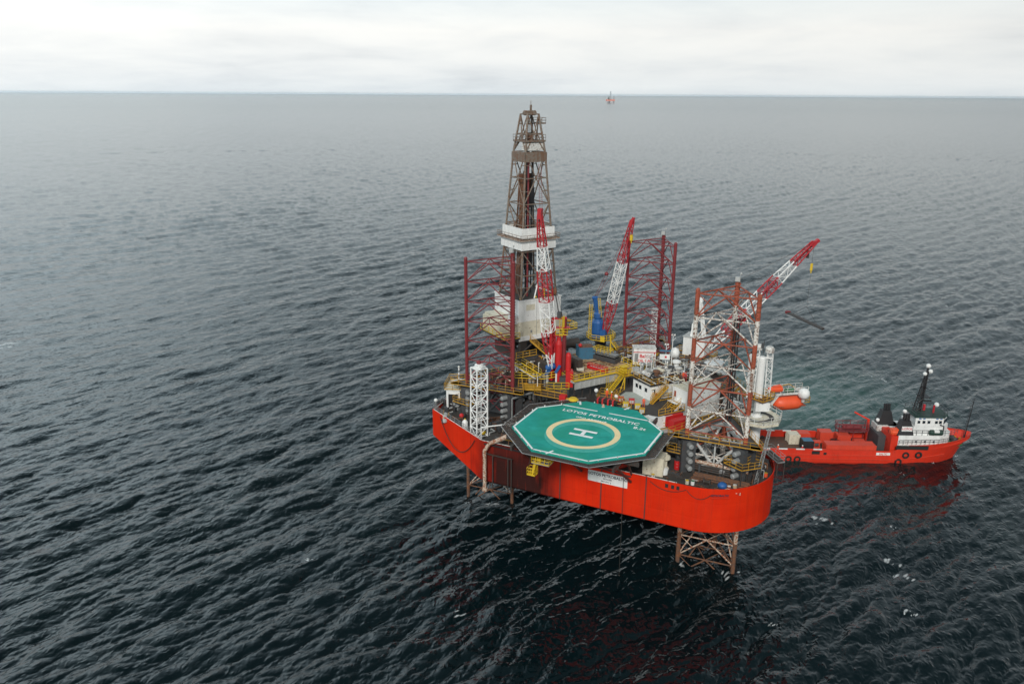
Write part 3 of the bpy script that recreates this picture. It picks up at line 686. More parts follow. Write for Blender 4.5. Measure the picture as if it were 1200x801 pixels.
MB().box(a_.x-.6, a_.x+.1, a_.y-.2, a_.y+.5, a_.z, a_.z+.9).build('cabinet', M['byellow'], cg)

# ---------------------------------------------------------------- white lattice mast by the left corner
mst = thing('lattice_mast', 'white square lattice mast standing on the left corner of the rig deck', 'mast', (-18.3, 3.6, DZ))
MB().truss((-18.3, 3.6, 15.2), (-18.3, 3.8, 28.6), 2.1, 2.0, 9, r=.13, rb=.085, upv=(.5, .85, 0)).build('lattice', M['white'], mst)
mb = MB(); mb.box(-19.1, -17.5, 3.0, 4.6, 28.5, 28.9); mb.lathe((-18.3, 3.8, 28.9), [(.75, 0), (.75, .3), (.3, .5)], 12); mb.build('head_frame', M['white'], mst)
MB().ball((-18.3, 3.7, 29.6), .42, 10).build('sheave', M['maroon'], mst)
# large white outfall pipe over the side
pp = thing('outfall_pipe', 'fat white pipe bending over the left rim of the hull down towards the sea', 'pipe', (-12, -1, 10))
a_, b_, c_ = P(595.5, 492, 19.6), P(582, 507, 17.8), None
mb = MB(); x0 = -13.2
mb.tube((-8.9, 3.6, 20.4), (-11.2, 1.3, 18.9), .42, 12); mb.tube((-11.2, 1.3, 18.9), (-13.9, -.9, 17.7), .42, 12, .34); mb.tube((-13.9, -.9, 17.7), (-14.6, -1.2, 16.4), .32, 12); mb.tube((-14.6, -1.2, 16.4), (-14.6, -1.2, 9.6), .30, 12); mb.ball((-8.9, 3.6, 20.4), .42, 10)
mb.lathe((-14.6, -1.2, 9.3), [(.5, 0), (.5, .35)], 12)
mb.build('pipe', M['rustywhite'], pp, smooth=False)
mb = MB(); mb.beam((-15.4, -.4, 15.6), (-9.8, -.7, 15.7), .3, .14); [mb.tube((s_, -.6, 15.6), (s_, -.6, 9.5), .10, 6) for s_ in (-13.4, -10.6, -10.0)]
mb.build('clamp_frame', M['darksteel'], pp)
# pale frame (davit) between mast and net
dv = thing('pipe_davit', 'thin white bent pipe frame between the lattice mast and the helideck net', 'pipe frame', (-16.2, 1.2, DZ))
MB().path([(-16.6, 1.3, DZ), (-16.6, 1.3, 19.2), (-11.3, 5.2, 19.6)], .11, 6).build('tube_frame', M['white'], dv)
# blocks under the left wing

# ---------------------------------------------------------------- upper structure: engine house, pipe deck, mess
eng = thing('engine_house', 'dark ribbed steel house below the pipe deck in the middle of the rig', 'deckhouse', (-6, 20, DZ))
ep = [(-12.3, 13.2), (-8.2, 15.2), (-2.0, 14.2), (-1.0, 22), (2.5, 30), (-1, 38), (-9, 40), (-20.5, 25.5), (-15.4, 20.4)]
MB().prism(ep, DZ, 18.6).build('wall', M['darksteel'], eng)
mb = MB()
for a, b in zip(ep, ep[1:]+ep[:1]):
    A, B = Vector((*a, DZ)), Vector((*b, DZ)); k = max(1, int((B-A).length/.75)); v = (B-A).normalized(); nn = v.cross(Vector((0, 0, 1)))
    for i in range(k): c = A.lerp(B, (i+.5)/k)+nn*.07; mb.beam(c, c+Vector((0, 0, 2.0)), .16, .14)
mb.build('wall_rib', M['dgrey'], eng)
MB().prism([(p[0]*1.0, p[1]) for p in ep], 18.6, 18.72).build('roof_deck', M['darksteel'], eng)

c0 = (-7.6, 19.2)
pd = thing('pipe_deck', 'raised timber-planked pipe deck with a grey plated edge and yellow rails', 'deck', (c0[0]-4, c0[1]+8, 23))
MB().obox(c0, 58, 0, 14.5, 0.0, 13.2, 22.6, 23.0).build('edge_frame', M['lgrey'], pd)
MB().obox(c0, 58, .2, 14.3, 0.2, 13.0, 22.9, 23.08).build('plank_floor', M['timber'], pd)
mb = MB(); mb.obox(c0, 58, .4, 14.2, .05, .2, 21.35, 22.6)
for i in range(9): mb.obox(c0, 58, .4+i*1.1, .52+i*1.1, -.06, .05, 21.35, 22.6)
mb.build('edge_plating', M['lgrey'], pd)
e, n_ = e58, n58
def q58(a, b, z): return (c0[0]+e.x*a+n_.x*b, c0[1]+e.y*a+n_.y*b, z)
MB().rail([q58(0, 13, 23), q58(0, 0, 23), q58(14.4, 0, 23), q58(14.4, 5, 23)], r=.06, step=1.2).build('railing', M['byellow'], pd)
mb = MB(); mb.obox(c0, 58, 0, 9.6, -.35, .25, 23.0, 23.10); mb.build('walkway_edge', M['byellow'], pd)
mb = MB()
for i in range(8):
    for b_ in (1.0, 12.0): x, y, z = q58(1+i*1.8, b_, 0); mb.tube((x, y, 18.7), (x, y, 22.7), .14, 6)
for b_ in (4, 8.5): mb.beam(q58(.2, b_, 22.3), q58(14, b_, 22.3), .3, .5)
each(mb, 1, 'support_post', M['darksteel'], pd)
mb = MB()
for b_ in (1.5, 4.2, 6.9, 9.6, 12.2): mb.beam(q58(.4, b_, 23.14), q58(14, b_, 23.14), .14, .12)
for a_ in (3, 7, 11): mb.beam(q58(a_, .4, 23.13), q58(a_, 12.8, 23.13), .10, .10)
mb.build('skid_beam', M['rusty'], pd)
# bright yellow corner platform with stair going down to the pale deck
yp = thing('stair_tower', 'bright yellow stair and railed platform at the right corner of the pipe deck', 'stair', q58(11, 0, 21.3))
oy = (c0[0]+e.x*9.6, c0[1]+e.y*9.6)
MB().obox(oy, 58, 0, 5.2, -2.6, 0, 22.86, 22.98).build('deck_plate', M['yellow'], yp)
f = lambda a, b, z: (oy[0]+e.x*a+n_.x*b, oy[1]+e.y*a+n_.y*b, z)
MB().rail([f(0, 0, 23), f(0, -2.6, 23), f(5.2, -2.6, 23), f(5.2, 0, 23)], r=.07, step=.9).build('railing', M['byellow'], yp)
MB().stair(f(-3.3, -1.6, 19.6), f(.2, -1.6, 22.9), 1.0).build('stair', M['byellow'], yp)
MB().obox(oy, 58, .5, 1.5, -1.4, -.5, 23, 24.3).obox(oy, 58, .3, 1.8, -1.7, -.3, 24.3, 24.42).build('control_cabin', M['byellow'], yp)
mb = MB(); [mb.tube(f(a, b, DZ), f(a, b, 22.9), .12, 6) for a, b in ((0.2, -2.4), (5, -2.4), (5, -.2))]; mb.tube(f(.2, -2.4, 22.8), f(-1.6, -2.8, 19), .08, 5)
each(mb, 1, 'post', M['byellow'], yp)
mb = MB(); mb.ladder(f(-2.2, -.4, 18.5), f(-2.2, -.4, 22.8), .5, Vector((e.x, e.y, 0))); mb.build('ladder', M['byellow'], yp)

# accommodation
def windows(t, o, yaw, spots, z0, z1, mat=None, nrm=-1, name='window', w_=.62, off=.03):
    e_, n_ = SH(yaw)
    for a in spots:
        wv_ = MB().obox(o, yaw, a-w_/2-.08, a+w_/2+.08, -off, .02, z0-.08, z1+.08).build(name, M['offwhite'], t); MW[wv_.name] = MW[t.name]
        MB().obox(o, yaw, a-w_/2, a+w_/2, -off-.03, -off+.01, z0, z1).build('pane', mat or M['glass'], wv_)
low = thing('lower_accommodation', 'white two-storey lower deckhouse between the helideck and the big white house', 'deckhouse', (8, 18, DZ))
lp_ = [(1.0, 16.8), (4.6, 13.4), (9.5, 13.2), (14.0, 16.6), (18.4, 24.4), (9.5, 35), (3.2, 31), (1.2, 22)]
MB().prism(lp_, DZ, 19.6).prism([(1.2, 17.4), (3.8, 15.6), (5.6, 13.8), (9.4, 13.8), (12.2, 17.6), (14.2, 25), (8, 32), (3.5, 30.5), (1.4, 21.8)], 19.6, 21.9).build('wall', M['offwhite'], low)
MB().prism([(.7, 17.0), (3.4, 15.2), (5.2, 13.3), (10.0, 12.9), (13.1, 17.4), (11.5, 20), (9, 32), (3.3, 31), (1.0, 21.9)], 21.9, 22.03).build('roof_deck', M['deckgrime'], low)
MB().prism([(1.1, 17.2), (3.6, 15.7), (7.0, 16.9), (6.9, 18.8), (2.8, 21.6), (1.6, 21)], 22.034, 22.05).build('painted_deck', M['decklight'], low)
MB().prism([(9.9, 12.8), (14.3, 16.2), (19, 24.4), (14, 26), (10, 17)], 19.6, 19.72).build('side_deck', M['deckgrime'], low)
MB().rail([(1.0, 21.9, 22.03), (.7, 17.0, 22.03), (3.4, 15.2, 22.03), (5.2, 13.3, 22.03)], r=.055).rail([(10.0, 13.0, 22.03), (13.1, 17.4, 22.03)], r=.055).build('railing', M['yellow'], low)
MB().rail([(10.2, 12.9, 19.7), (14.3, 16.2, 19.7), (19, 24.4, 19.7)], r=.05).build('lower_railing', M['yellow'], low)
MB().beam((9.9, 12.8, 19.5), (14.4, 16.1, 19.5), .35, .4).build('edge_beam', M['offwhite'], low)
# left upper house (with dark roof rim and clutter)
up_ = thing('upper_house', 'low white deckhouse with small dark windows, a dark roof rim and pipework on its roof', 'deckhouse', (6.9, 18.8, 22))
oc = (6.7, 18.9); e35, n35 = SH(-35)
# footprint: corner oc, one wall to the left (towards 145 deg), the other along 55 deg
wl = SH(145)[0]; wr = SH(53)[0]
pA = (oc[0]+wl.x*4.9, oc[1]+wl.y*4.9); pB = (oc[0]+wr.x*7.2, oc[1]+wr.y*7.2); pC = (pA[0]+wr.x*9, pA[1]+wr.y*9)
MB().prism([pA, oc, pB, pC], 22.03, 24.7).build('wall', M['white'], up_)
MB().prism([(pA[0]-.3, pA[1]-.2), (oc[0]+.1, oc[1]-.4), (pB[0]+.3, pB[1]), pC], 24.7, 24.9).build('roof', M['black'], up_)
windows(up_, pA, -35, (1.1, 2.1, 3.7), 23.3, 23.95)
windows(up_, oc, 53, (.7, 2.9), 23.2, 24.0, name='porthole', w_=.5)
MB().rail([(pA[0], pA[1], 24.9), (oc[0], oc[1], 24.9), (pB[0], pB[1], 24.9)], r=.05, h=.95).build('railing', M['yellow'], up_)
MB().stair((oc[0]+.6, oc[1]-1.2, 22.05), (oc[0]+2.6, oc[1]+.9, 24.8), .7).build('stair', M['yellow'], up_)
mb = MB(); mb.obox(oc, 145, -.15, 1.0, -1.1, -.1, 24.0, 24.1); mb.obox(oc, 53, 1.4, 5.8, -.75, 0, 22.9, 23.0); each(mb, 1, 'canopy', M['cream'], up_)
MB().rail([Vector((oc[0], oc[1], 22.05))+wr*1.4-n58*.8, Vector((oc[0], oc[1], 22.05))+wr*6.6-n58*.8], r=.055, h=1.15).build('side_railing', M['yellow'], up_)
# big white house
big = thing('white_block', 'big plain white windowless steel house behind the banded leg', 'deckhouse', (13.1, 18.7, 19.6))
ob = (13.0, 18.6)
MB().obox(ob, 58, 0, 7.8, 0, 3.4, 19.0, 25.0).build('wall', M['white'], big)
MB().obox(ob, 58, -.08, 7.88, -.08, 3.48, 25.0, 25.1).build('roof', M['cream'], big)
mb = MB(); mb.obox(ob, 148, .9, 1.9, -.03, .05, 19.75, 22.1)
MB().obox(ob, 148, .8, 2.6, .02, .06, 19.8, 22.3).build('doorway', M['dgrey'], big)
mb = MB(); mb.obox(ob, 148, .3, 2.9, -.9, .9, 22.3, 22.42); mb.build('porch_roof', M['white'], big)
mb = MB(); mb.obox(ob, 148, 2.5, 2.9, .02, .07, 23.2, 24.2); mb.build('vent_panel', M['legorange'], big)
mb = MB()
for k in range(5): mb.obox(ob, 58, .8+k*1.5, .86+k*1.5, -.04, .0, 19.8, 24.9)
for z in (21.3, 23.1): mb.obox(ob, 58, .1, 7.7, -.035, 0, z, z+.05)
mb.build('panel_seam', M['offwhite'], big)
mb = MB()
for (a, z, l) in ((1.2, 23.3, .8), (2.4, 23.4, .5), (1.0, 21.2, .5), (3.2, 22.2, .35), (4.6, 21.0, .3), (5.5, 23.8, .4), (2.2, 20.6, .5), (3.9, 23.9, .3)):
    mb.obox(ob, 58, a, a+l, -.045, -.02, z, z+.07)
each(mb, 1, 'scrape_mark', M['darksteel'], big)
st2 = thing('outside_stair', 'white-sided yellow stair between the helideck edge and the white house', 'stair', (10.5, 14.6, 20))
a_, b_ = P(773, 486.5, 20.6), P(787, 475, 23.3)
MB().stair((9.6, 14.6, 20.2), (11.6, 18.2, 22.9), 1.6).build('flight', M['yellow'], st2)
MB().beam((10.6, 14.3, 20.3), (12.5, 17.8, 22.9), .16, .35).build('white_stringer', M['white'], st2)
mb = MB(); mb.beam((12.5, 17.8, 22.85), (13.0, 18.4, 20.0), .14, .2); mb.prism(rect((11.2, 17.6), 58, 0, 2.2, -.6, 1.6), 22.8, 22.9); mb.build('landing', M['white'], st2)
# boxes right beside the helideck
def container(t_name, label, o, yaw, L, Wd, H, z, mat, cat='container', group=None, frame=None, roof=None):
    t = thing(t_name, label, cat, (o[0], o[1], z), yaw, group, frame)
    fr = MW[t.name]; mb = MB(); mb.box(0, L, 0, Wd, .1, H)
    for i in range(int(L/.33)): mb.box(.15+i*.33, .30+i*.33, -.035, 0, .2, H-.15); mb.box(.15+i*.33, .30+i*.33, Wd, Wd+.035, .2, H-.15)
    for i in range(int(Wd/.33)): mb.box(-.035, 0, .12+i*.33, .26+i*.33, .2, H-.15); mb.box(L, L+.035, .12+i*.33, .26+i*.33, .2, H-.15)
    mb.build('body', mat, t, frame=fr)
    mb = MB()
    for x in (0, L):
        for y in (0, Wd): mb.box(x-.08, x+.08, y-.08, y+.08, 0, H+.02)
    for y in (0, Wd): mb.box(0, L, y-.06, y+.06, 0, .15); mb.box(0, L, y-.06, y+.06, H-.1, H+.02)
    mb.build('corner_frame', mat, t, frame=fr)
    if roof: MB().box(.05, L-.05, .05, Wd-.05, H, H+.03).build('roof', roof, t, frame=fr)
    return t
container('storage_box', 'white box with a flat top on the right edge of the helideck', (9.5, 11.5), 56, 4.0, 1.8, 1.9, 20.0, M['white'], 'box')
container('red_container', 'bright red box nearest the helideck, left of a matching pair', (11.2, 13.6), 56, 3.4, 1.2, 1.7, 20.2, M['red'], 'box', 'red boxes beside the helideck')
container('red_container', 'bright red box below the white house, right of a matching pair', (12.7, 12.8), 56, 3.4, 1.3, 1.7, 19.9, M['red'], 'box', 'red boxes beside the helideck')
landing('box_platform', 'grey railed shelf carrying the two red boxes beside the helideck', rect((8.9, 10.6), 56, 0, 8.0, -3.6, 2.8), 19.75, M['lgrey'])
# cylinder skid under right edge of helideck
container('storage_cabin', 'rust-stained cream cabin on deck under the right edge of the helideck', (11.0, 2.6), 4, 3.0, 2.4, 3.0, DZ, M['cream'], 'cabin')

# ---------------------------------------------------------------- drilling substructure and derrick
FL = (-20.4, 22.9); YD = 58
sub = thing('drill_floor_house', 'tall pale square house under the derrick, hanging over the rig edge behind the left leg', 'drill floor', (-22, 29, 27.7))
mb = MB(); mb.obox(FL, YD, 0, 9.4, 0, 9.0, 31.3, 35.3); mb.build('wind_wall', M['white'], sub)
MB().obox(FL, YD, .04, 9.36, .04, 8.96, 27.9, 31.3).build('lower_wall', M['cream'], sub)
MB().obox(FL, YD, .3, 9.1, .3, 8.7, 35.2, 35.34).build('drill_floor', M['deckgrime'], sub)
mb = MB(); mb.obox(FL, YD, -.1, 9.5, -.1, .12, 35.25, 35.45); mb.obox(FL, YD, -.1, .12, .12, 9.1, 35.25, 35.45); mb.obox(FL, YD, 9.28, 9.5, .12, 9.1, 35.25, 35.45); mb.obox(FL, YD, .12, 9.28, 8.9, 9.1, 35.25, 35.45)
each(mb, 4, 'edge_trim', M['white'], sub); mb = MB(); mb.obox(FL, YD, 0, 7.2, -.12, -.02, 27.6, 28.5); mb.build('skirt_plate', M['white'], sub)
mb = MB(); mb.obox(FL, YD, 1.6, 3.5, -.05, 0, 33.4, 34.5); mb.build('name_panel', M['cream'], sub)
mb = MB(); mb.obox(FL, YD, 2.6, 2.95, -.06, 0, 29.0, 29.5); mb.build('vent', M['grey'], sub)
ds = MB()
for a in (3.9, 5.6, 7.4): ds.obox(FL, YD, a, a+.06, -.03, 0, 28.2, 35.2)
ds.build('wall_seam', M['grey'], sub)
MB().obox(FL, YD, 9.4, 11.3, .6, 5.5, 28.4, 31.6).build('side_cabin', M['lgrey'], sub)
MB().obox(FL, YD, 11.3, 13.0, 1.5, 4.0, 29.4, 29.7).obox(FL, YD, 11.4, 11.9, 2, 3.4, 29.7, 31.1).build('side_winch', M['yellow'], sub)
mb = MB(); mb.obox(FL, YD, -2.9, 0, 2.2, 8.6, 28.4, 31.4); mb.obox(FL, YD, -2.6, 0, 2.4, 8.4, 31.4, 31.9); mb.build('driller_cabin', M['cream'], sub)
mb = MB(); mb.obox(FL, YD, -1.7, -.0, .3, 2.0, 31.0, 31.5); mb.obox(FL, YD, -1.5, -.1, .3, 1.5, 31.5, 32.6); mb.build('side_box', M['white'], sub)
mb = MB()
F_ = lambda a, b, z: Vector((FL[0]+e58.x*a+n58.x*b, FL[1]+e58.y*a+n58.y*b, z))
mb.rail([F_(-3.2, 9, 28.4), F_(-3.2, -.4, 28.4), F_(0, -.4, 28.4)], r=.06); mb.build('railing', M['byellow'], sub); mb = MB(); mb.rail([F_(9.6, -.3, 28.4), F_(13.2, -.3, 28.4), F_(13.2, 5, 28.4)], r=.06)
mb.build('railing', M['byellow'], sub)
mb = MB(); mb.obox(FL, YD, -3.3, 0, -.5, 9, 28.2, 28.38); mb.obox(FL, YD, 9.4, 13.3, -.4, 5.2, 28.2, 28.38); each(mb, 1, 'walkway', M['darksteel'], sub)
# cantilever beams carrying it, and the dark machinery below
can = thing('cantilever_beams', 'pair of dark cantilever girders carrying the drill floor over the rig edge', 'girders', (-19, 26, 23))
mb = MB()
for a in (.9, 7.4): mb.obox(FL, YD, a, a+1.0, -9, 10.5, 23.0, 25.3); 
for a in (.6, 7.2):
    for b_ in (.4, 4, 8): mb.obox(FL, YD, a, a+1.4, b_, b_+.8, 25.3, 27.9)
for b_ in (-7, -3, 1, 5, 9.5): mb.obox(FL, YD, 1.9, 7.4, b_, b_+.6, 23.4, 24.6)
mb.obox(FL, YD, .2, 9.2, .2, 8.8, 27.2, 27.9)
for a, b_ in ((1, .4), (8, .4), (1, 8.4), (8, 8.4)): mb.tube(F_(a, b_, 25.2), F_(4.5, b_, 27.4), .2, 6)
mb.build('girder', M['darksteel'], can)
mb = MB()
for k in range(9): mb.tube(F_(2.4+.5*k, 2.5+(k % 3), 20), F_(2.4+.5*k, 2.5+(k % 3), 27.5), .16, 6)
each(mb, 1, 'riser_pipe', M['black'], can); mb = MB(); mb.hcyl(F_(-1.5, -2.6, 25), F_(1.6, -3.6, 25), .95, 14); mb.hcyl(F_(4, -2.2, 25.6), F_(6.5, -2.2, 25.6), .6, 12)
each(mb, 3, 'vessel', M['black'], can)
mb = MB(); mb.stair(F_(6.2, -3.5, 23.4), F_(1.8, -1.2, 27.9), .9); mb.build('stair', M['yellow'], can); mb = MB(); mb.rail([F_(-3, -4, 25.9), F_(1.4, -4, 25.9)], r=.06); mb.build('railing', M['yellow'], can)
mb = MB(); mb.rail([F_(-4.8, -6.4, 23.2), F_(-.6, -9.6, 23.2), F_(2.6, -9.8, 23.2)], r=.06); mb.build('railing', M['byellow'], can)

dcx, dcy = F_(4.7, 4.5, 0).x, F_(4.7, 4.5, 0).y
der = thing('drilling_derrick', 'tall tapering weathered steel derrick standing on the white drill floor house', 'derrick', (dcx, dcy, 35.3), YD)
fr = MW[der.name]@Matrix.Translation((0, 0, -35.3))
def hw(z): return (7.9-(z-35.3)*.1375)/2 if z < 62 else (4.2-(z-62)*.28)/2
C4 = ((-1, -1), (1, -1), (1, 1), (-1, 1))
for sx, sy in C4:
    mb = MB(); zs = [35.3, 45, 62, 68.6]
    for a, b in zip(zs, zs[1:]): mb.tube((sx*hw(a), sy*hw(a), a), (sx*hw(b), sy*hw(b), b), .19, 6)
    mb.build('derrick_leg', M['derrick'], der, frame=fr)
mb = MB(); lev = [35.3, 39.8, 44.2, 49.0, 52.8, 57.4, 62.0, 65.2, 68.6]
for i in range(len(lev)-1):
    a, b = lev[i], lev[i+1]; ha, hb = hw(a), hw(b)
    for k in range(4):
        p, q = C4[k], C4[(k+1) % 4]; A, B = Vector((p[0]*ha, p[1]*ha, a)), Vector((q[0]*ha, q[1]*ha, a)); A2, B2 = Vector((p[0]*hb, p[1]*hb, b)), Vector((q[0]*hb, q[1]*hb, b))
        mb.tube(A2, B2, .11, 5); m_ = (A+B)/2; m2 = (A2+B2)/2
        if i % 2: mb.tube(m_, A2, .11, 5); mb.tube(m_, B2, .11, 5); mb.tube((m_+A2)/2, (A+A2)/2, .07, 4); mb.tube((m_+B2)/2, (B+B2)/2, .07, 4)
        else: mb.tube(A, m2, .12, 5); mb.tube(B, m2, .12, 5); mb.tube((A+m2)/2, (A+A2)/2, .07, 4); mb.tube((B+m2)/2, (B+B2)/2, .07, 4)
        if i == 0: mb.tube((A+B)/2, (A2+B2)/2, .10, 5)
mb.build('bracing', M['derrick'], der, frame=fr)
# belt of white wind walls half way up
for z0, z1, x in ((44.6, 46.3, 3.75), (46.7, 48.6, 3.55)):
    mb = MB(); mb.box(-x, x, -x, -x+.08, z0, z1); mb.box(-x, x, x-.08, x, z0, z1); mb.box(-x, -x+.08, -x+.08, x-.08, z0, z1); mb.box(x-.08, x, -x+.08, x-.08, z0, z1)
    for k in range(5): mb.box(-x+.05+k*1.4, -x+.12+k*1.4, -x-.04, -x, z0, z1); mb.box(-x-.04, -x, -x+.05+k*1.4, -x+.12+k*1.4, z0, z1)
    mb.build('wind_wall', M['white'], der, frame=fr)
mb = MB(); x = 4.3; mb.box(-x, x, -x, x, 46.4, 46.5); mb.build('belt_walkway', M['rustywhite'], der, frame=fr)
mb = MB(); mb.rail([(-x, -x, 46.5), (x, -x, 46.5), (x, x, 46.5), (-x, x, 46.5)], closed=True, r=.04, h=.9); mb.build('belt_railing', M['derrick'], der, frame=fr)
# monkey board level
mb = MB(); x = 2.35; mb.box(-x, x, -x, x, 60.3, 60.5); mb.box(-x, x, -x, -x+.1, 60.5, 62); mb.box(-x, -x+.1, -x, x, 60.5, 62); mb.box(x-.1, x, -x, x, 60.5, 62)
mb.build('racking_board', M['derrick'], der, frame=fr)
mb = MB(); mb.box(-1.9, 1.9, -1.9, -.5, 62.3, 63.7); mb.build('board_cabin', M['offwhite'], der, frame=fr)
mb = MB(); mb.box(-2.15, 2.15, -2.15, 2.15, 63.8, 63.95); mb.rail([(-2.15, -2.15, 63.95), (2.15, -2.15, 63.95), (2.15, 2.15, 63.95), (-2.15, 2.15, 63.95)], closed=True, r=.04)
mb.rail([(1.6, -1.7, 67.0), (2.4, -1.7, 67.0), (2.4, 1.2, 67.0), (1.6, 1.2, 67.0)], r=.045, h=1.0); mb.box(1.4, 2.4, -1.7, 1.2, 66.9, 67.0)
mb.build('upper_platform', M['derrick'], der, frame=fr)
mb = MB(); mb.box(-1.3, 1.3, -1.3, 1.3, 68.5, 68.7); mb.box(-1.1, 1.1, -.25, .25, 68.7, 69.2); mb.tube((.5, .4, 68.7), (.5, .4, 70.9), .06, 5); mb.box(.35, .65, .25, .55, 69.1, 70.2)
for a in (-.9, 0, .9): mb.tube((a, -.3, 68.8), (a, .3, 68.8), .45, 10)
mb.build('crown_block', M['derrick'], der, frame=fr)
mb = MB(); mb.hcyl((-.25, 0, 64.1), (.25, 0, 64.1), .95, 16); mb.build('travelling_block', M['rusty'], der, frame=fr)
mb = MB()
for x, y in ((-.5, -.3), (.1, .2), (.6, -.1), (-.1, .6)): mb.tube((x, y, 35.5), (x, y, 63.5), .13, 5)
for k in range(10): mb.tube((-.4+.1*k, .1, 64.8), (-.5+.11*k, .1, 68.4), .02, 3)
mb.box(-.8, .8, -.7, .7, 52, 55.5); mb.box(-.6, .6, -.6, .6, 40, 44)
mb.build('drill_string', M['black'], der, frame=fr)
mb = MB()
for k in range(26): mb.tube((-2.6+.18*k, 1.5+.25*(k % 4), 35.5), (-1.3+.1*k, 1.2, 58), .08, 4)
for k in range(8): mb.tube((-2.2, -1.5+.3*k, 35.5), (-1.4, -.8+.2*k, 57), .07, 4)
mb.build('racked_pipe', M['rusty'], der, frame=fr)
mb = MB(); mb.tube((-1.5, -2.2, 35.5), (-1.2, -1.7, 60.5), .17, 6, mi=0); mb.build('guide_rail', M['maroon'], der, frame=fr); mb = MB(); mb.ladder(Vector((1.2, -3.7, 35.5)), Vector((.9, -2.2, 60)), .6)
mb.build('ladder', M['maroon'], der, frame=fr)
mb = MB(); mb.tube((-1.0, -3.9, 35.4), (1.7, -3.3, 44.0), .13, 6); mb.build('white_brace', M['white'], der, frame=fr)
mb = MB(); [mb.ball((x, -3.8, 35.6), .22, 8) for x in (-3.9, -.6, 2.7)]; mb.tube((1.2, -3.9, 35.3), (1.2, -3.9, 37), .16, 6); each(mb, 1, 'floodlight', M['byellow'], der, frame=fr)

# ---------------------------------------------------------------- cranes
def cable(mb, a, b, r=.03): mb.tube(a, b, r, 4)
def boom(t, foot, tip, sections, mats, w0=.7, wm=1.5, w1=.6, bays=22, r=.085, rb=.05):
    def sec(u):
        for k, (u1, mi) in enumerate(sections):
            if u <= u1: return mi
        return sections[-1][1]
    def prof(u): return w0+(wm-w0)*min(1, u/.22) if u < .62 else wm+(w1-wm)*(u-.62)/.38
    MB().truss(foot, tip, 0, 0, bays, r, rb, mis=sec, prof=prof).build('boom', mats, t)
RW = [M['cranered'], M['white']]
# blue crane
bb = Vector((-10.2, 40.4, 21)); k_ = P(704, 395, 24.6); bb.x, bb.y = k_.x, k_.y
bc = thing('pedestal_crane', 'crane with a blue cab on a yellow railed platform, beside the far maroon leg', 'crane', (bb.x, bb.y, 20))
MB().lathe((bb.x, bb.y, 0), [(1.15, DZ), (1.15, 24.2), (1.5, 24.5)], 16).build('pedestal', M['darksteel'], bc)
pp_ = arc((bb.x, bb.y), 2.9, 22.5, 337.5, 7)
MB().prism(pp_, 24.45, 24.6).build('platform', M['darksteel'], bc)
MB().rail([(*p, 24.6) for p in pp_], closed=True, r=.06, step=1.1).build('railing', M['byellow'], bc)
tw = Vector((bb.x, bb.y, 24.6))
MB().lathe((bb.x-.7, bb.y-.2, 24.6), [(1.3, 0), (1.35, .4), (1.1, .6), (1.25, 1.0), (1.25, 3.2), (1.0, 3.6), (.75, 3.9), (.9, 4.3), (.9, 5.0), (.55, 5.4)], 14).build('machinery_drum', M['blue'], bc)
mb = MB(); mb.beam((bb.x-.9, bb.y-.2, 29.5), (bb.x-1.4, bb.y-.6, 33.0), .6, .7); mb.beam((bb.x-.1, bb.y, 28), (bb.x-1.2, bb.y-.3, 33), .2, .25); mb.hcyl((bb.x-1.7, bb.y-.9, 32.9), (bb.x-1.0, bb.y-.3, 32.9), .35, 10); mb.build('a_frame', M['blue'], bc)
mb = MB(); mb.rail([(bb.x-2.1, bb.y-1.5, 28.4), (bb.x-2.1, bb.y+.9, 28.4)], r=.05); mb.ladder(Vector((bb.x-2.1, bb.y-.8, 24.6)), Vector((bb.x-2.1, bb.y-.8, 31.5)), .6, r=.06); mb.ladder(Vector((bb.x+.1, bb.y-.8, 29)), Vector((bb.x-.4, bb.y-.8, 33)), .5, r=.05); mb.build('access_ladder', M['byellow'], bc)
MB().box(bb.x+.3, bb.x+1.5, bb.y-1.6, bb.y-.3, 24.7, 26.6).build('cab', M['blue'], bc)
mb = MB(); mb.box(bb.x+.95, bb.x+1.9, bb.y-2.95, bb.y-2.85, 24.6, 25.7); mb.build('sign_plate', M['byellow'], bc)
ft = P(708.5, 391, 25.6); tp = P(741, 258, 49.3)
boom(bc, ft, tp, [(.28, 0), (.63, 1), (1.1, 0)], RW, .7, 1.5, .55, 17, r=.10, rb=.06)
mb = MB(); top_ = Vector((bb.x-1.4, bb.y-.6, 33.2))
cable(mb, top_, ft.lerp(tp, .97), .035); cable(mb, top_+Vector((.4, .4, 0)), ft.lerp(tp, .9), .035); cable(mb, top_+Vector((0, .2, 0)), ft.lerp(tp, .6), .03); mb.ball(top_.lerp(ft.lerp(tp, .97), .33)-Vector((0, 0, .1)), .4, 8)
cable(mb, tp, tp-Vector((0, 0, 3)), .03); mb.build('rigging', M['maroon'], bc)
MB().box(tp.x-.25, tp.x+.25, tp.y-.2, tp.y+.2, 45.4, 46.5).tube((tp.x, tp.y, 45.4), (tp.x, tp.y, 44.9), .1, 6).build('hook_block', M['byellow'], bc)
MB().beam((tp.x-.5, tp.y, tp.z-1.2), (tp.x+.3, tp.y, tp.z+.5), .7, .5).build('boom_head', M['cranered'], bc)
mb = MB(); mb.stair((bb.x+4.6, bb.y-.2, 21.3), (bb.x+2.7, bb.y-1.4, 24.5), .8); mb.tube((bb.x+3.2, bb.y-2.2, 21.2), (bb.x+2.5, bb.y-1.4, 25.8), .12, 5); mb.build('stair', M['byellow'], bc)

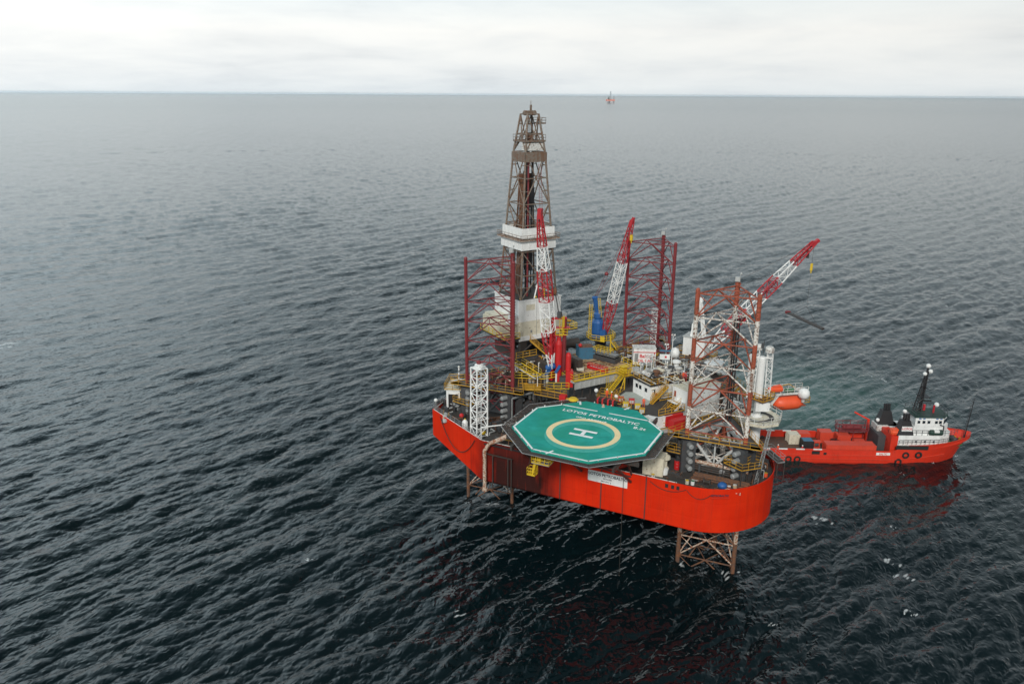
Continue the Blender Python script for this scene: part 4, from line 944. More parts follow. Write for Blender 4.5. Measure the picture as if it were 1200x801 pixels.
# red crane
rb_ = Vector((-10.4, 19.1, 23)); k_ = P(654, 440, 23.3); rb_.x, rb_.y = k_.x, k_.y
rc_ = thing('pedestal_crane', 'bright red crane beside the timber pipe deck, its red and white boom stowed almost upright', 'crane', (rb_.x, rb_.y, 21))
x, y = rb_.x, rb_.y
e2_, n2_ = SH(27)   # screen-parallel direction in the rig plane
def g(a, b, z): return Vector((x+e2_.x*a+n2_.x*b, y+e2_.y*a+n2_.y*b, z))
MB().beam(g(-1.25, 0, 22.5), g(-1.25, 0, 34.2), .62, .7).build('king_post', M['red'], rc_)
MB().beam(g(1.0, .5, 24), g(1.0, .5, 33.9), .5, .6).build('rear_post', M['maroon'], rc_)
MB().lathe(g(0, .1, 0), [(.62, 22.3), (.62, 29.3), (.4, 30.1), (.4, 30.6)], 16).build('slew_column', M['red'], rc_)
mb = MB(); mb.beam(g(-1.2, 0, 34.1), g(1.3, .4, 34.1), .5, .35); mb.beam(g(-1.3, 0, 30.9), g(1.2, .3, 30.9), .6, .3); mb.beam(g(-.6, .2, 32.4), g(1.9, .3, 32.4), 1.1, .12); mb.build('cross_head', M['cranered'], rc_)
mb = MB(); mb.rail([g(-.6, -.4, 31.1), g(1.5, -.4, 31.1), g(1.5, .9, 31.1)], r=.055); mb.ladder(g(.3, -.3, 30.8), g(.3, -.3, 34.5), .5, r=.06); mb.tube(g(.8, .1, 31), g(.8, .1, 34.5), .14, 6); mb.build('top_platform_railing', M['byellow'], rc_)
mb = MB(); mb.tube(g(.0, 0, 34.2), g(-.8, 0, 38.6), .09, 6); mb.box(g(.0, 0, 0).x-.35, g(0, 0, 0).x+.35, y-.3, y+.3, 34.2, 35.3); mb.build('floodlight_pole', M['dgrey'], rc_)
mb = MB(); mb.ball(g(-.9, 0, 39), .38, 8, zs=1.9); mb.build('floodlight', M['rusty'], rc_)
mb = MB(); mb.lathe(g(1.75, -.5, 0), [(.5, 24.6), (.5, 27.3), (.4, 27.7), (.15, 27.9)], 14); mb.build('winch_cover', M['red'], rc_)
mb = MB(); mb.obox((g(1.75, -.5, 0).x, g(1.75, -.5, 0).y), 27, -.45, .85, -1.0, .6, 21.6, 24.6); mb.build('machinery_box', M['red'], rc_)
mb = MB(); mb.obox((x, y), 27, -1.9, 1.9, -1.3, 1.4, 18.7, 22.3); mb.obox((x, y), 27, .2, 2.2, -1.2, -.2, 22.3, 23.4); mb.build('base_frame', M['dgrey'], rc_)
mb = MB(); mb.rail([g(-2.2, -1.6, 21.3), g(1.9, -1.6, 21.3)], r=.06, h=1.2); mb.build('railing', M['byellow'], rc_)
ft = P(646, 431, 24.9); tp = P(632.5, 251, 52.6)
boom(rc_, ft, tp, [(.11, 1), (.27, 0), (.45, 1), (.635, 0), (.80, 1), (1.1, 0)], RW, .55, 1.85, .6, 20, r=.12, rb=.065)
MB().beam(tp-Vector((0, 0, .8)), tp+Vector((.1, 0, 1.0)), .8, .7).build('boom_head', M['cranered'], rc_)
c = ft
mb = MB(); mb.hcyl(c+Vector((-.8, -.1, -.1)), c+Vector((.5, .2, .5)), .55, 12); mb.beam(c+Vector((-1.0, 0, -1.4)), c+Vector((.2, 0, .3)), .5, .6); mb.beam(c+Vector((.8, .2, -.8)), c+Vector((1.5, .4, .6)), .5, .5); mb.build('boom_foot_motor', M['blue'], rc_)
mb = MB(); mb.beam(c+Vector((-.9, 0, -3.5)), c+Vector((-.9, 0, -.5)), .25, .25); mb.beam(c+Vector((.9, .3, -3.5)), c+Vector((.9, .3, -.5)), .25, .25); each(mb, 1, 'boom_rest', M['white'], rc_)
mb = MB(); cable(mb, tp, g(0, 0, 34.2), .03); cable(mb, tp, g(.6, .2, 34.2), .03); mb.build('rigging', M['darksteel'], rc_)

# white crane
k_ = P(815.5, 412, 24.0); x, y = k_.x, k_.y
x, y = 8.4, 43.2
wc = thing('pedestal_crane', 'white crane behind the banded leg, its boom reaching out over the supply ship', 'crane', (x, y, DZ))
MB().lathe((x, y, 0), [(1.1, DZ), (1.1, 22.8), (1.5, 23.2), (1.5, 23.6)], 16).build('pedestal', M['offwhite'], wc)
MB().obox((x, y), -5, -2.3, 2.0, -1.6, 1.8, 23.6, 27.3).build('machinery_house', M['white'], wc)
MB().obox((x, y), -5, -2.45, 2.15, -1.75, 1.95, 27.3, 27.42).build('house_roof', M['lgrey'], wc)
mb = MB(); ax = x+.2
for dy in (-.8, .8):
    mb.beam((ax-1.2, y+dy, 27.4), (ax-.3, y+dy*.4, 34.6), .5, .55); mb.beam((ax+1.0, y+dy, 27.4), (ax-.1, y+dy*.4, 34.4), .35, .4)
for z in (29, 30.8, 32.6): k2 = (z-27.4)/7.2; mb.beam((ax-1.2+.9*k2, y-.8+.3*k2, z), (ax-1.2+.9*k2, y+.8-.3*k2, z), .7, 1.6)
mb.box(ax-.7, ax+.3, y-.5, y+.5, 34.2, 35.0)
mb.build('a_frame', M['white'], wc)
tipw = Vector((59.2, 155.0, 44.6)); tip = RIG.inverted()@tipw; ft = P(829, 407, 25.3); ft = Vector((x+2.2, y+.1, 25.2))
boom(wc, ft, tip, [(.16, 1), (.33, 0), (.50, 1), (.63, 0), (.80, 1), (1.1, 0)], RW, .8, 1.7, .7, 20, r=.13, rb=.065)
v = (tip-ft).normalized()
MB().beam(tip-v*1.0, tip+v*.9+Vector((.2, 0, -.1)), .7, .6).build('boom_head', M['cranered'], wc)
mb = MB(); aT = Vector((ax-.2, y, 34.8)); cable(mb, aT, ft.lerp(tip, .95)+Vector((0, 0, .5))); cable(mb, aT+Vector((0, .4, 0)), ft.lerp(tip, .7)+Vector((0, 0, .7)))
mb.build('rigging', M['darksteel'], wc)
MB().box(tip.x-1.2, tip.x-.7, tip.y-.2, tip.y+.2, tip.z-3.2, tip.z-1.6).tube((tip.x-.9, tip.y, tip.z-1.6), (tip.x-.9, tip.y, tip.z), .08, 5).build('spare_hook', M['darksteel'], wc)
mb = MB(); mb.box(tip.x-.22, tip.x+.22, tip.y-.2, tip.y+.2, tip.z-5.6, tip.z-4.2); mb.tube((tip.x, tip.y, tip.z-5.6), (tip.x, tip.y, tip.z-6.1), .12, 6); mb.build('hook_block', M['byellow'], wc)
mb = MB(); cable(mb, tip, tip-Vector((0, 0, 4.2)), .03); cable(mb, tip-Vector((0, 0, 6)), tip-Vector((0, 0, 13)), .022); mb.build('hoist_rope', M['darksteel'], wc)
poly = rect((x, y), -5, -4.4, 3.4, -3.2, 2.4)
MB().prism(poly, 22.9, 23.05).build('service_platform', M['darksteel'], wc); MB().rail([(*p, 23.05) for p in poly], closed=True, r=.05).build('railing', M['yellow'], wc)
MB().obox((x, y), -5, -1.3, .9, -3.3, -3.22, 22.2, 23.5).build('sign_plate', M['byellow'], wc)
# the hanging bundle of pipe
ha, hb_ = RIG.inverted()@Vector((57.4, 160.6, 29.0)), RIG.inverted()@Vector((60.9, 149.6, 28.6)); hm = (ha+hb_)/2
hp = thing('pipe_bundle', 'dark bundle of drill pipe hanging level from the white crane above the sea', 'pipe bundle', hm)
mb = MB(); d = (hb_-ha).normalized(); a = d.cross(Vector((0, 0, 1)))
for i in range(5):
    for j in range(2): o_ = a*(i-2)*.17+Vector((0, 0, (j-1)*.17)); mb.tube(ha+o_+d*random.uniform(-.2, .2), hb_+o_+d*random.uniform(-.2, .2), .085, 6)
mb.build('pipe', M['darksteel'], hp)
mb = MB(); top_ = Vector((tip.x, tip.y, tip.z-13)); mb.tube(top_, ha.lerp(hb_, .15), .03, 4); mb.tube(top_, ha.lerp(hb_, .85), .03, 4); mb.build('sling', M['darksteel'], hp)
mb = MB(); mb.beam(ha-d*.1, ha+d*.5, .9, .5); mb.build('end_marking', M['maroon'], hp)

# ---------------------------------------------------------------- white column with octagonal platform on the right edge
sx_, sy_ = 24.4, 19.4
bcn = thing('gangway_column', 'white column with a ladder cage and an octagonal platform on the right edge of the rig', 'tower', (sx_, sy_, DZ))
MB().lathe((sx_, sy_, 0), [(.85, 8), (.85, 22.6), (.58, 22.7), (.58, 32.4), (.45, 32.6)], 18).build('column', M['white'], bcn)
op = arc((sx_+.3, sy_-.3), 3.7, -157.5, 157.5, 7)
MB().prism(op, 22.05, 22.5).build('platform', M['cream'], bcn)
MB().rail([(*p, 22.5) for p in op], closed=True, r=.045, step=1.2).build('platform_railing', M['offwhite'], bcn)
mb = MB(); disc((sx_+.3, sy_-.3), 1.7, 2.5, 22.53, 24).build('walkway_ring', M['deckgrime'], bcn)
mb = MB(); mb.prism(rect((sx_, sy_), -27, -2.1, 2.0, -1.5, 1.3), 25.6, 25.75); mb.build('upper_platform', M['rusty'], bcn)
MB().rail([(*p, 25.75) for p in rect((sx_, sy_), -27, -2.1, 2.0, -1.5, 1.3)], closed=True, r=.06, step=.9).build('upper_railing', M['yellow'], bcn)
MB().obox((sx_, sy_), 27-0, -.9, 1.3, -1.9, -1.5, 24.0, 25.4).build('sign_box', M['white'], bcn)
mb = MB(); mb.truss((sx_-1.25, sy_+.1, 26), (sx_-1.0, sy_+.3, 33.8), .9, .9, 9, r=.075, rb=.05); mb.truss((sx_+1.2, sy_+.7, 26), (sx_+1.0, sy_+.7, 33.6), .8, .8, 9, r=.06, rb=.04); mb.beam((sx_-1.6, sy_-.3, 32.4), (sx_+1.5, sy_+.6, 32.4), .4, .25); mb.build('ladder_cage', M['white'], bcn)
mb = MB(); mb.lathe((sx_-.7, sy_+.2, 33.6), [(.5, 0), (.55, .5), (.4, .9)], 12); mb.lathe((sx_+.9, sy_+.6, 33.3), [(.7, 0), (.72, .6), (.5, .9)], 12); each(mb, 1, 'lamp_drum', M['offwhite'], bcn)
mb = MB(); mb.tube((sx_, sy_, 33), (sx_, sy_, 35.2), .07, 5); mb.box(sx_-.35, sx_+.05, sy_-.2, sy_+.2, 34.0, 34.8); mb.build('mast_top', M['dgrey'], bcn)
mb = MB(); [mb.tube((sx_-1.9, sy_-.6, 26), (sx_-1.9+.25*k, sy_-.6, 30), .03, 4) for k in range(3)]; mb.tube((sx_-1.55, sy_-1.0, 25.6), (sx_-1.75, sy_-.9, 33), .26, 8); mb.build('white_pipe', M['white'], bcn)

# ---------------------------------------------------------------- lifeboat on its davit
la, lb = P(905, 473, 19.5), P(941, 470, 19.5)
lbt = thing('lifeboat', 'orange enclosed lifeboat hanging at the right edge of the rig above the supply ship', 'lifeboat', ((la+lb)/2)-Vector((0, 0, 1)))
d = Vector((lb.x-la.x, lb.y-la.y, 0)); LL = d.length; d.normalize(); s3 = d.cross(Vector((0, 0, 1))); mid = (la+lb)/2
mb = MB(); rings = []
NN = 14
for i in range(NN+1):
    u = -1+2*i/NN; wd = 1.45*(1-abs(u)**3.2)**.6+.03; hgt = (1-abs(u)**4)**.5+.02; rg_ = []
    for k in range(12):
        a = 2*math.pi*k/12; yy = math.cos(a)*wd; zz_ = math.sin(a)*(1.4*hgt if math.sin(a) > 0 else 1.2*hgt); rg_.append(mid+d*(u*LL/2)+s3*yy+Vector((0, 0, zz_)))
    rings += rg_
mb.add(rings, [(i*12+k, i*12+(k+1) % 12, (i+1)*12+(k+1) % 12, (i+1)*12+k) for i in range(NN) for k in range(12)]+[tuple(range(12))[::-1], tuple(range(NN*12, NN*12+12))])
mb.build('boat_hull', M['orange'], lbt, smooth=True)
mb = MB(); mb.beam(mid-d*LL*.30-Vector((0, 0, -.95)), mid-d*LL*.08-Vector((0, 0, -.95)), 1.1, .8); mb.build('helm_cover', M['orange'], lbt)
mb = MB(); mb.beam(mid-d*LL*.46-Vector((0, 0, .25)), mid+d*LL*.46-Vector((0, 0, .25)), 2.64, .16); mb.build('rubbing_band', M['legorange'], lbt)
dav = thing('davit_platform', 'pale steel davit frame with railed walkway carrying the lifeboat', 'davit', mid+Vector((0, 0, 2)))
mb = MB(); u0 = mid+Vector((0, 0, 2.1))
for sg in (-1.0, 1.0): mb.beam(u0-d*LL*.7+s3*sg, u0+d*LL*.52+s3*sg, .25, .3)
for f_ in (-.6, -.3, 0, .3, .5): mb.beam(u0+d*LL*f_-s3, u0+d*LL*f_+s3, .2, .2)
for f_ in (-.3, .35): mb.tube(u0+d*LL*f_, u0+d*LL*f_-Vector((0, 0, 1.2)), .08, 6)
mb.beam(u0-d*LL*.9-s3*.8-Vector((0, 0, 4.2)), u0-d*LL*.4-s3*.8, .3, .35); mb.beam(u0-d*LL*.9+s3*.8-Vector((0, 0, 4.2)), u0-d*LL*.4+s3*.8, .3, .35)
mb.build('frame', M['offwhite'], dav)
MB().rail([u0+d*LL*.52-s3, u0-d*LL*.6-s3], r=.05).rail([u0+d*LL*.52+s3, u0-d*LL*.6+s3], r=.05).build('railing', M['offwhite'], dav)
mb = MB(); p_ = P(940, 470, 18.2); mb.rail([p_+s3*-.8, p_+s3*.8+d*0, p_+s3*.8+d*1.0, p_-s3*.8+d*1.0], closed=True, r=.06); mb.build('end_basket', M['yellow'], dav)
dm_ = thing('radome', 'white radar dome above the end of the lifeboat', 'radome', P(942, 461, 21.6)); q = P(942, 461, 21.6)
MB().ball(q, 1.05, 14).build('dome', M['white'], dm_, smooth=True); MB().lathe(q-Vector((0, 0, 1.6)), [(.3, 0), (.3, .9)], 10).build('pedestal', M['lgrey'], dm_)
rr2 = thing('rescue_boat', 'small orange rescue boat under cover beside the white column, above the lifeboat', 'boat', P(909, 456, 22.5)); q = P(909, 456, 22.5)
mb = MB(); mb.hcyl(q-d*1.2, q+d*1.1, .55, 10); mb.beam(q-d*.4+Vector((0, 0, .4)), q+d*.9+Vector((0, 0, .6)), .7, .4); mb.build('boat_cover', M['orange'], rr2)
gc = thing('life_raft', 'green covered raft lying on the davit frame', 'life raft', P(925, 457, 22.0)); q = P(925, 457, 22.0); MB().hcyl(q-d*.8, q+d*.8, .38, 10).build('canister', M['green'], gc)
mb = MB(); mb.path(arc_pts := [q-d*2+Vector((0, 0, .2)), q-d*1.4+Vector((0, 0, 1.0)), q-d*.2+Vector((0, 0, 1.2)), q+d*1.2+Vector((0, 0, .3))], .07, 6); mb.build('hoop', M['yellow'], gc)
# little railed gangway behind the right bow
landing('gangway_shelf', 'pale edged walkway sticking out over the right bow towards the ship', [(26.9, 13.0), (29.6, 9.6), (30.5, 10.4), (27.9, 13.9)], 19.4, M['darksteel'], 'grey')

# ================================================================ supply ship
SHX, SHY, SHYAW = 49.5, 154.3, -1.8
ship = thing('supply_ship', 'orange-red supply ship with a white bridge and dark mast lying right of the rig', 'ship', (SHX, SHY, 0), SHYAW, frame=WORLD)
SF = MW[ship.name]
def hb(x): return 4.75 if x < 31 else 4.75*max(.0, 1-((x-31)/15.2)**2.7)**.68
def sheer(x): return 2.9 if x < 28.5 else (2.9+1.35*min(1, (x-28.5)/3.2) if x < 31.7 else 4.25+1.25*((x-31.7)/14.5)**1.6)
xs = [-4.5, 0, 3, 8, 14, 20, 26, 28.5, 30, 31.7, 33, 35, 37, 39, 41, 43, 44.4, 45.5, 46.1]
mb = MB(); st_ = []
for x in xs:
    b = max(hb(x), .06); z = sheer(x); fl = 1 if x < 31 else 1-.42*((x-31)/15.1)
    xb = x-max(0, (x-36))*.30
    st_.append([(xb, -b*fl*.82, -1.2), (xb+.1*(x-xb), -b*fl*.97, .1), (xb+.45*(x-xb), -b*(fl+.5*(1-fl)), z*.5), (x, -b, z), (x, -b+.14 if b > .3 else -.02, z), (x, -b+.14 if b > .3 else -.02, 1.6 if x < 30 else z-.95)])
nS = len(xs); k = 6
vs = [p for s_ in st_ for p in s_]+[(p[0], -p[1], p[2]) for s_ in st_ for p in s_]; fs = []
for i in range(nS-1):
    for j in range(k-1):
        a, b = i*k+j, (i+1)*k+j; fs.append((a, b, b+1, a+1)); o_ = nS*k; fs.append((o_+a, o_+a+1, o_+b+1, o_+b))
    fs.append((i*k, nS*k+i*k, nS*k+(i+1)*k, (i+1)*k))
o_ = nS*k; fs.append((0, 1, 2, 3, o_+3, o_+2, o_+1, o_)); i = (nS-1)*k; fs.append((i+3, i+2, i+1, i, o_+i, o_+i+1, o_+i+2, o_+i+3))
mb.add(vs, fs); mb.build('ship_hull', M['shipred'], ship, frame=SF)
mb = MB(); mb.prism([(-4.4, -4.6), (30.5, -4.6), (30.5, 4.6), (-4.4, 4.6)], 1.4, 1.62); mb.build('work_deck', M['darksteel'], ship, frame=SF)
mb = MB()
for i in range(16): mb.box(-4.2, 16+3*(i % 2), -4.1+i*.52, -3.65+i*.52, 1.62, 1.68, mi=i % 2)
mb.build('deck_planking', [M['darksteel'], M['rusty']], ship, frame=SF)
ff_ = lambda x: max(hb(x)*(1-.20*max(0, x-31)/15.1)-.3, .05)
fp = [(x-.02*(x-30), -ff_(x)) for x in xs if 30 <= x < 45]+[(x-.02*(x-30), ff_(x)) for x in reversed(xs) if 30 <= x < 45]
MB().prism(fp, 3.1, 3.3).build('fore_deck', M['green'], ship, frame=SF)
mb = MB()
for sg in (-1, 1):
    for i in range(-2, 9): mb.box(.2+i*1.75, 1.95+i*1.75, sg*4.68-.12, sg*4.68+.12, 2.92, 3.10, mi=i % 2)
each(mb, 11, 'striped_rail', [M['shipred'], M['white']], ship, frame=SF)
mb = MB()
for sg in (-1,):
    for z, x1 in ((1.9, 27), (1.0, 44)):
        for i in range(40):
            xa, xb_ = x1*i/40, x1*(i+1)/40
            f2 = lambda x: -(hb(x)+.04) if x < 31 else -(hb(x)*(1-.3*((x-31)/15.1)))-.02
            if xb_ < 40: mb.beam((xa, f2(xa), z+max(0, xa-28)*.08), (xb_, f2(xb_), z+max(0, xb_-28)*.08), .12, .10)
mb.build('rubbing_strake', M['shipdeckred'], ship, frame=SF)
mb = MB()
for x, z in ((31.2, 2.1), (33.8, 2.2), (29.9, .6), (7.6, .75), (9.4, .75)):
    y = -hb(x)-.05
    for a in range(14): a0, a1 = a/14*2*math.pi, (a+1)/14*2*math.pi; mb.tube((x+.55*math.cos(a0), y, z+.55*math.sin(a0)), (x+.55*math.cos(a1), y, z+.55*math.sin(a1)), .19, 6)
each(mb, 14, 'tyre_fender', M['rubber'], ship, frame=SF)
mb = MB(); mb.box(12.2, 13.8, -4.85, -4.78, 2.0, 2.7); mb.box(14.6, 15.2, -4.85, -4.78, 1.9, 2.4); mb.box(29, 35.5, -4.85, -4.78, 3.4, 4.25); each(mb, 1, 'recess', M['rubber'], ship, frame=SF)
npl = MB().box(25.2, 28.0, -4.86, -4.80, 2.05, 2.6).build('name_plate', M['white'], ship, frame=SF); MW[npl.name] = SF
text('BALTIC', M['shipred'], npl, (26.6, -4.87, 2.32), 0, .5, tilt=90, frame=SF)
# superstructure
sup = ship
mb = MB(); mb.prism([(29.6, -4.0), (38.0, -3.8), (40.4, -2.6), (41.2, -1.2), (41.2, 1.2), (40.4, 2.6), (38, 3.8), (29.6, 4.0)], 3.3, 6.1); mb.build('deckhouse', M['white'], ship, frame=SF)
MB().prism([(32.4, -3.6), (38.4, -3.4), (40.2, -1.7), (40.2, 1.7), (38.4, 2.2), (32.4, 2.2)], 6.1, 8.0).build('upper_deckhouse', M['white'], ship, frame=SF)
br_ = MB().prism([(32.6, -3.6), (38.2, -3.6), (39.6, -2.0), (39.6, .8), (38.4, 1.6), (32.6, 1.6)], 8.0, 9.9).build('bridge', M['white'], ship, frame=SF); MW[br_.name] = SF
MB().prism([(32.4, -3.7), (38.3, -3.7), (39.8, -2.05), (39.8, .85), (38.5, 1.7), (32.4, 1.7)], 9.9, 10.02).build('bridge_roof', M['dgreen'], br_, frame=SF)
mb = MB(); mb.rail([(32.6, -3.6, 10), (38.2, -3.6, 10), (39.6, -2.0, 10), (39.6, .8, 10), (38.4, 1.6, 10), (32.6, 1.6, 10)], r=.04, closed=True, kick=False); mb.build('bridge_rail', M['dgrey'], br_, frame=SF)
for x in (33.3, 34.3, 35.3, 36.8, 37.6):
    wf = MB().box(x-.34, x+.34, -3.64, -3.58, 8.65, 9.35).build('bridge_window', M['offwhite'], br_, frame=SF); MW[wf.name] = SF
for (xa, ya, xb2, yb) in ((38.3, -3.55, 39.65, -2.05),):
    for i in range(3):
        u0, u1 = (i+.15)/3, (i+.85)/3
        p0 = Vector((xa+(xb2-xa)*u0, ya+(yb-ya)*u0-.05, 9.05)); p1 = Vector((xa+(xb2-xa)*u1, ya+(yb-ya)*u1-.05, 9.05)); MB().beam(p0, p1, .06, .8).build('front_window', M['glass'], br_, frame=SF)
for x in (33.3, 34.3, 35.3, 36.8, 37.6): MB().box(x-.26, x+.26, -3.68, -3.64, 8.72, 9.28).build('bridge_pane', M['glass'], br_, frame=SF)
for x in (33.5, 34.3, 36.9, 37.7): MB().box(x-.24, x+.24, -3.63, -3.6, 9.6, 9.8).build('blue_light_strip', M['blue'], br_, frame=SF)
for x in (31.2, 33.2, 35.0, 36.8): MB().box(x-.16, x+.16, -3.92, -3.80, 4.6, 4.95).build('side_window', M['glass'], ship, frame=SF)
mb = MB(); mb.rail([(29.6, -4.55, 4.3), (37.6, -4.35, 4.5), (40.5, -3.6, 4.7)], r=.045, h=1.0, step=.9, kick=False); mb.rail([(29.7, -3.8, 6.1), (40.1, -3.65, 6.1), (42.2, -2.2, 6.1)], r=.045, kick=False, step=1.1); mb.build('side_railing', M['dgrey'], ship, frame=SF)
mb = MB(); mb.hcyl((35.9, -3.4, 6.7), (38.3, -3.4, 6.7), .62, 10); mb.build('workboat', M['dgreen'], ship, frame=SF)
mb = MB(); mb.box(36.6, 37.6, -4.05, -3.3, 6.85, 7.3); mb.build('workboat_cover', M['white'], ship, frame=SF)
mb = MB(); mb.path([(38.6, -3.3, 6.1), (38.6, -3.3, 8.0), (37.6, -3.8, 8.5)], .14, 6); mb.build('boat_davit', M['dgrey'], ship, frame=SF)
for sg, nm in ((-1, 'near'), (1, 'far')):
    mb = MB(); y = sg*2.7; x0 = 29.6 if sg < 0 else 27.9
    mb.add([(x0-.3, y-1.15, 6.1), (x0+3.0, y-1.15, 6.1), (x0+3.0, y+1.0, 6.1), (x0-.3, y+1.0, 6.1), (x0+.5, y-.9, 9.1), (x0+2.2, y-.9, 9.1), (x0+2.2, y+.6, 9.1), (x0+.5, y+.6, 9.1)], [(0, 1, 5, 4), (1, 2, 6, 5), (2, 3, 7, 6), (3, 0, 4, 7), (4, 5, 6, 7), (3, 2, 1, 0)])
    for dx in (1.0, 1.5, 2.0): mb.tube((x0+dx, y-.2, 9.0), (x0+dx-.1, y-.2, 10.5), .22, 8)
    fu = mb.build('funnel', M['black'], ship, frame=SF); MW[fu.name] = SF
    if sg < 0:
        p_ = MB().box(x0+.45, x0+2.55, y-1.14, y-.95, 7.0, 8.0).build('funnel_plate', M['white'], fu, frame=SF); MW[p_.name] = SF
        text('LOTOS', M['textred'], fu, (x0+1.5, y-1.16, 7.5), 0, .62, tilt=90, frame=SF)
mb = MB(); mb.prism([(27.2, 1.0), (31.8, 1.0), (31.8, 3.9), (27.2, 3.9)], 3.0, 6.1); mb.build('aft_house', M['offwhite'], ship, frame=SF)
mb = MB(); mb.prism([(28.2, -3.9), (29.6, -3.9), (29.6, 1.0), (28.2, 1.0)], 1.6, 5.9); mb.build('aft_bulkhead', M['shipred'], ship, frame=SF)
mb = MB(); mb.prism([(26.7, -1.5), (28.2, -1.5), (28.2, 3.5), (26.7, 3.5)], 1.6, 4.9); mb.build('winch_house', M['dgrey'], ship, frame=SF)
mb = MB(); mb.hcyl((28.4, -3.0, 6.5), (30.2, -3.0, 6.5), .7, 10); mb.beam((28.3, -3, 6.9), (29.6, -3, 7.0), 1.2, .5); mb.build('rescue_boat', M['orange'], ship, frame=SF)
mb = MB()
mb.truss((34.3, -.1, 10.1), (35.2, 0, 18.6), 1.1, .35, 9, r=.10, rb=.06); mb.tube((34.9, .1, 10), (35.2, 0, 19.6), .22, 6)
mb.tube((33.0, -.6, 10), (34.7, -.1, 18), .05, 4)
mb.box(34.2, 36.2, -1.1, 1.1, 13.2, 13.35); mb.beam((35.1, -1.6, 15.4), (35.1, 1.6, 15.4), .12, .12); mb.beam((34.2, 0, 16.9), (36.0, 0, 16.9), .12, .12); mb.box(35.4, 36.9, -.2, .2, 12.1, 12.4)
mb.build('main_mast', M['black'], ship, frame=SF)
mb = MB(); mb.ball((35.2, 0, 19.8), .48, 10); mb.ball((36.0, .4, 18.5), .45, 10); mb.ball((34.6, -.3, 18.2), .4, 10); mb.ball((38.6, .8, 11.1), .5, 10); mb.ball((31.5, -.9, 10.2), .42, 10); mb.ball((27.6, 2.0, 7.0), .4, 8); each(mb, 1, 'satellite_dome', M['white'], ship, frame=SF)
mb = MB(); mb.tube((45.0, 0, 4.2), (45.6, 0, 12.8), .13, 6, .07); mb.tube((45.1, 0, 5), (43.2, -1.5, 4.2), .03, 3); mb.tube((45.5, 0, 11.5), (40.2, 0, 10.1), .02, 3); mb.beam((45.4, -.5, 12.2), (45.4, .5, 12.2), .12, .12); mb.ladder(Vector((44.85, 0, 4.2)), Vector((45.35, 0, 11.5)), .35); mb.build('fore_mast', M['black'], ship, frame=SF)
mb = MB(); mb.hcyl((42.8, -.9, 3.9), (42.8, .9, 3.9), .5, 10); mb.box(42.2, 43.2, -.8, -.6, 3.3, 4.4); mb.box(42.2, 43.2, .6, .8, 3.3, 4.4); mb.build('anchor_winch', M['dgrey'], ship, frame=SF)
mb = MB(); [mb.lathe((x, y, 3.3), [(.18, 0), (.18, .7), (.26, .8)], 8) for x, y in ((43.6, -.9), (43.6, .9), (41.9, -2.0), (41.9, 2.0), (44.2, .2))]; each(mb, 1, 'bollard', M['yellow'], ship, frame=SF)
mb = MB(); mb.tube((37.2, -1.0, 10.0), (37.2, -1.0, 11.7), .2, 6); mb.box(35.7, 36.1, .2, .6, 10.0, 11.3); each(mb, 1, 'searchlight', M['cranered'], ship, frame=SF)
mb = MB(); mb.tube((26.4, 3.6, 1.6), (26.4, 3.6, 6.5), .28, 8); mb.beam((26.4, 3.6, 6.4), (23.4, 4.0, 7.9), .25, .3); mb.build('deck_crane', M['shipred'], ship, frame=SF)
mb = MB()
for x in (20.0, 23.0, 26.0): mb.tube((x, 4.3, 1.6), (x, 4.3, 5.2), .09, 5); mb.tube((x, 2.2, 1.6), (x, 2.2, 5.2), .09, 5)
for z in (4.2, 5.1): mb.rail([(19.8, 4.4, z), (26.2, 4.4, z), (26.2, 2.1, z), (19.8, 2.1, z)], closed=True, r=.05, h=.7, kick=False)
mb.box(20, 26, 2.2, 4.3, 4.1, 4.2); mb.hcyl((21, 3.2, 4.8), (24.8, 3.2, 4.8), .5, 10); mb.build('hose_rack', M['maroon'], ship, frame=SF)

def sc_(o, yaw, L, Wd, H, mat, label, name='cargo_container', roof=None):
    p = SF @ Vector((o[0], o[1], 1.68)); return container(name, label, (p.x, p.y), yaw+SHYAW, L, Wd, H, p.z, mat, 'container', None, WORLD, roof)
sc_((9.2, .6), 3, 2.2, 2.1, 2.1, M['cream'], 'cream cargo container at the left end of the cargo on the supply ship')
sc_((11.5, 1.6), 0, 2.3, 2.0, 2.0, M['shipdeckred'], 'small orange container right behind the cream one on the supply ship')
sc_((11.2, -2.3), 0, 2.1, 2.0, 2.0, M['black'], 'black container with a blue roof beside the cream one on the ship', roof=M['steelblue'])
sc_((16.0, 1.7), 0, 2.6, 2.1, 2.3, M['shipdeckred'], 'square orange container at the far rail amid the supply ship deck')
sc_((19.4, .9), 0, 2.6, 2.1, 2.0, M['shipdeckred'], 'square orange container nearest the red hose rack on the supply ship')
sc_((15.4, -3.9), 0, 10.0, 2.2, 2.0, M['shipdeckred'], 'long orange container lying along the near rail of the supply ship')
sc_((22.4, -1.2), 0, 2.2, 1.8, 1.5, M['shipdeckred'], 'low orange box beyond the right end of the long container')
def shp(x, y, z): return SF @ Vector((x, y, z))
p = shp(14.2, -1.2, 1.68); t = thing('cargo_winch', 'small orange winch between the black container and the long orange one', 'winch', p, 0, frame=WORLD); fr = MW[t.name]
MB().box(-.7, .7, -.4, .4, 0, .25).box(-.65, -.45, -.35, .35, .25, 1.5).box(.45, .65, -.35, .35, .25, 1.5).box(-.8, .8, -.5, .5, 1.4, 1.7).build('frame', M['shipdeckred'], t, frame=fr)
MB().tube((-.45, 0, .85), (.45, 0, .85), .38, 12).build('drum', M['dgrey'], t, frame=fr)
p = shp(18.7, .7, 1.68); t = thing('cargo_basket', 'dark open cargo basket between the two square orange containers', 'basket', p, 0, frame=WORLD); fr = MW[t.name]
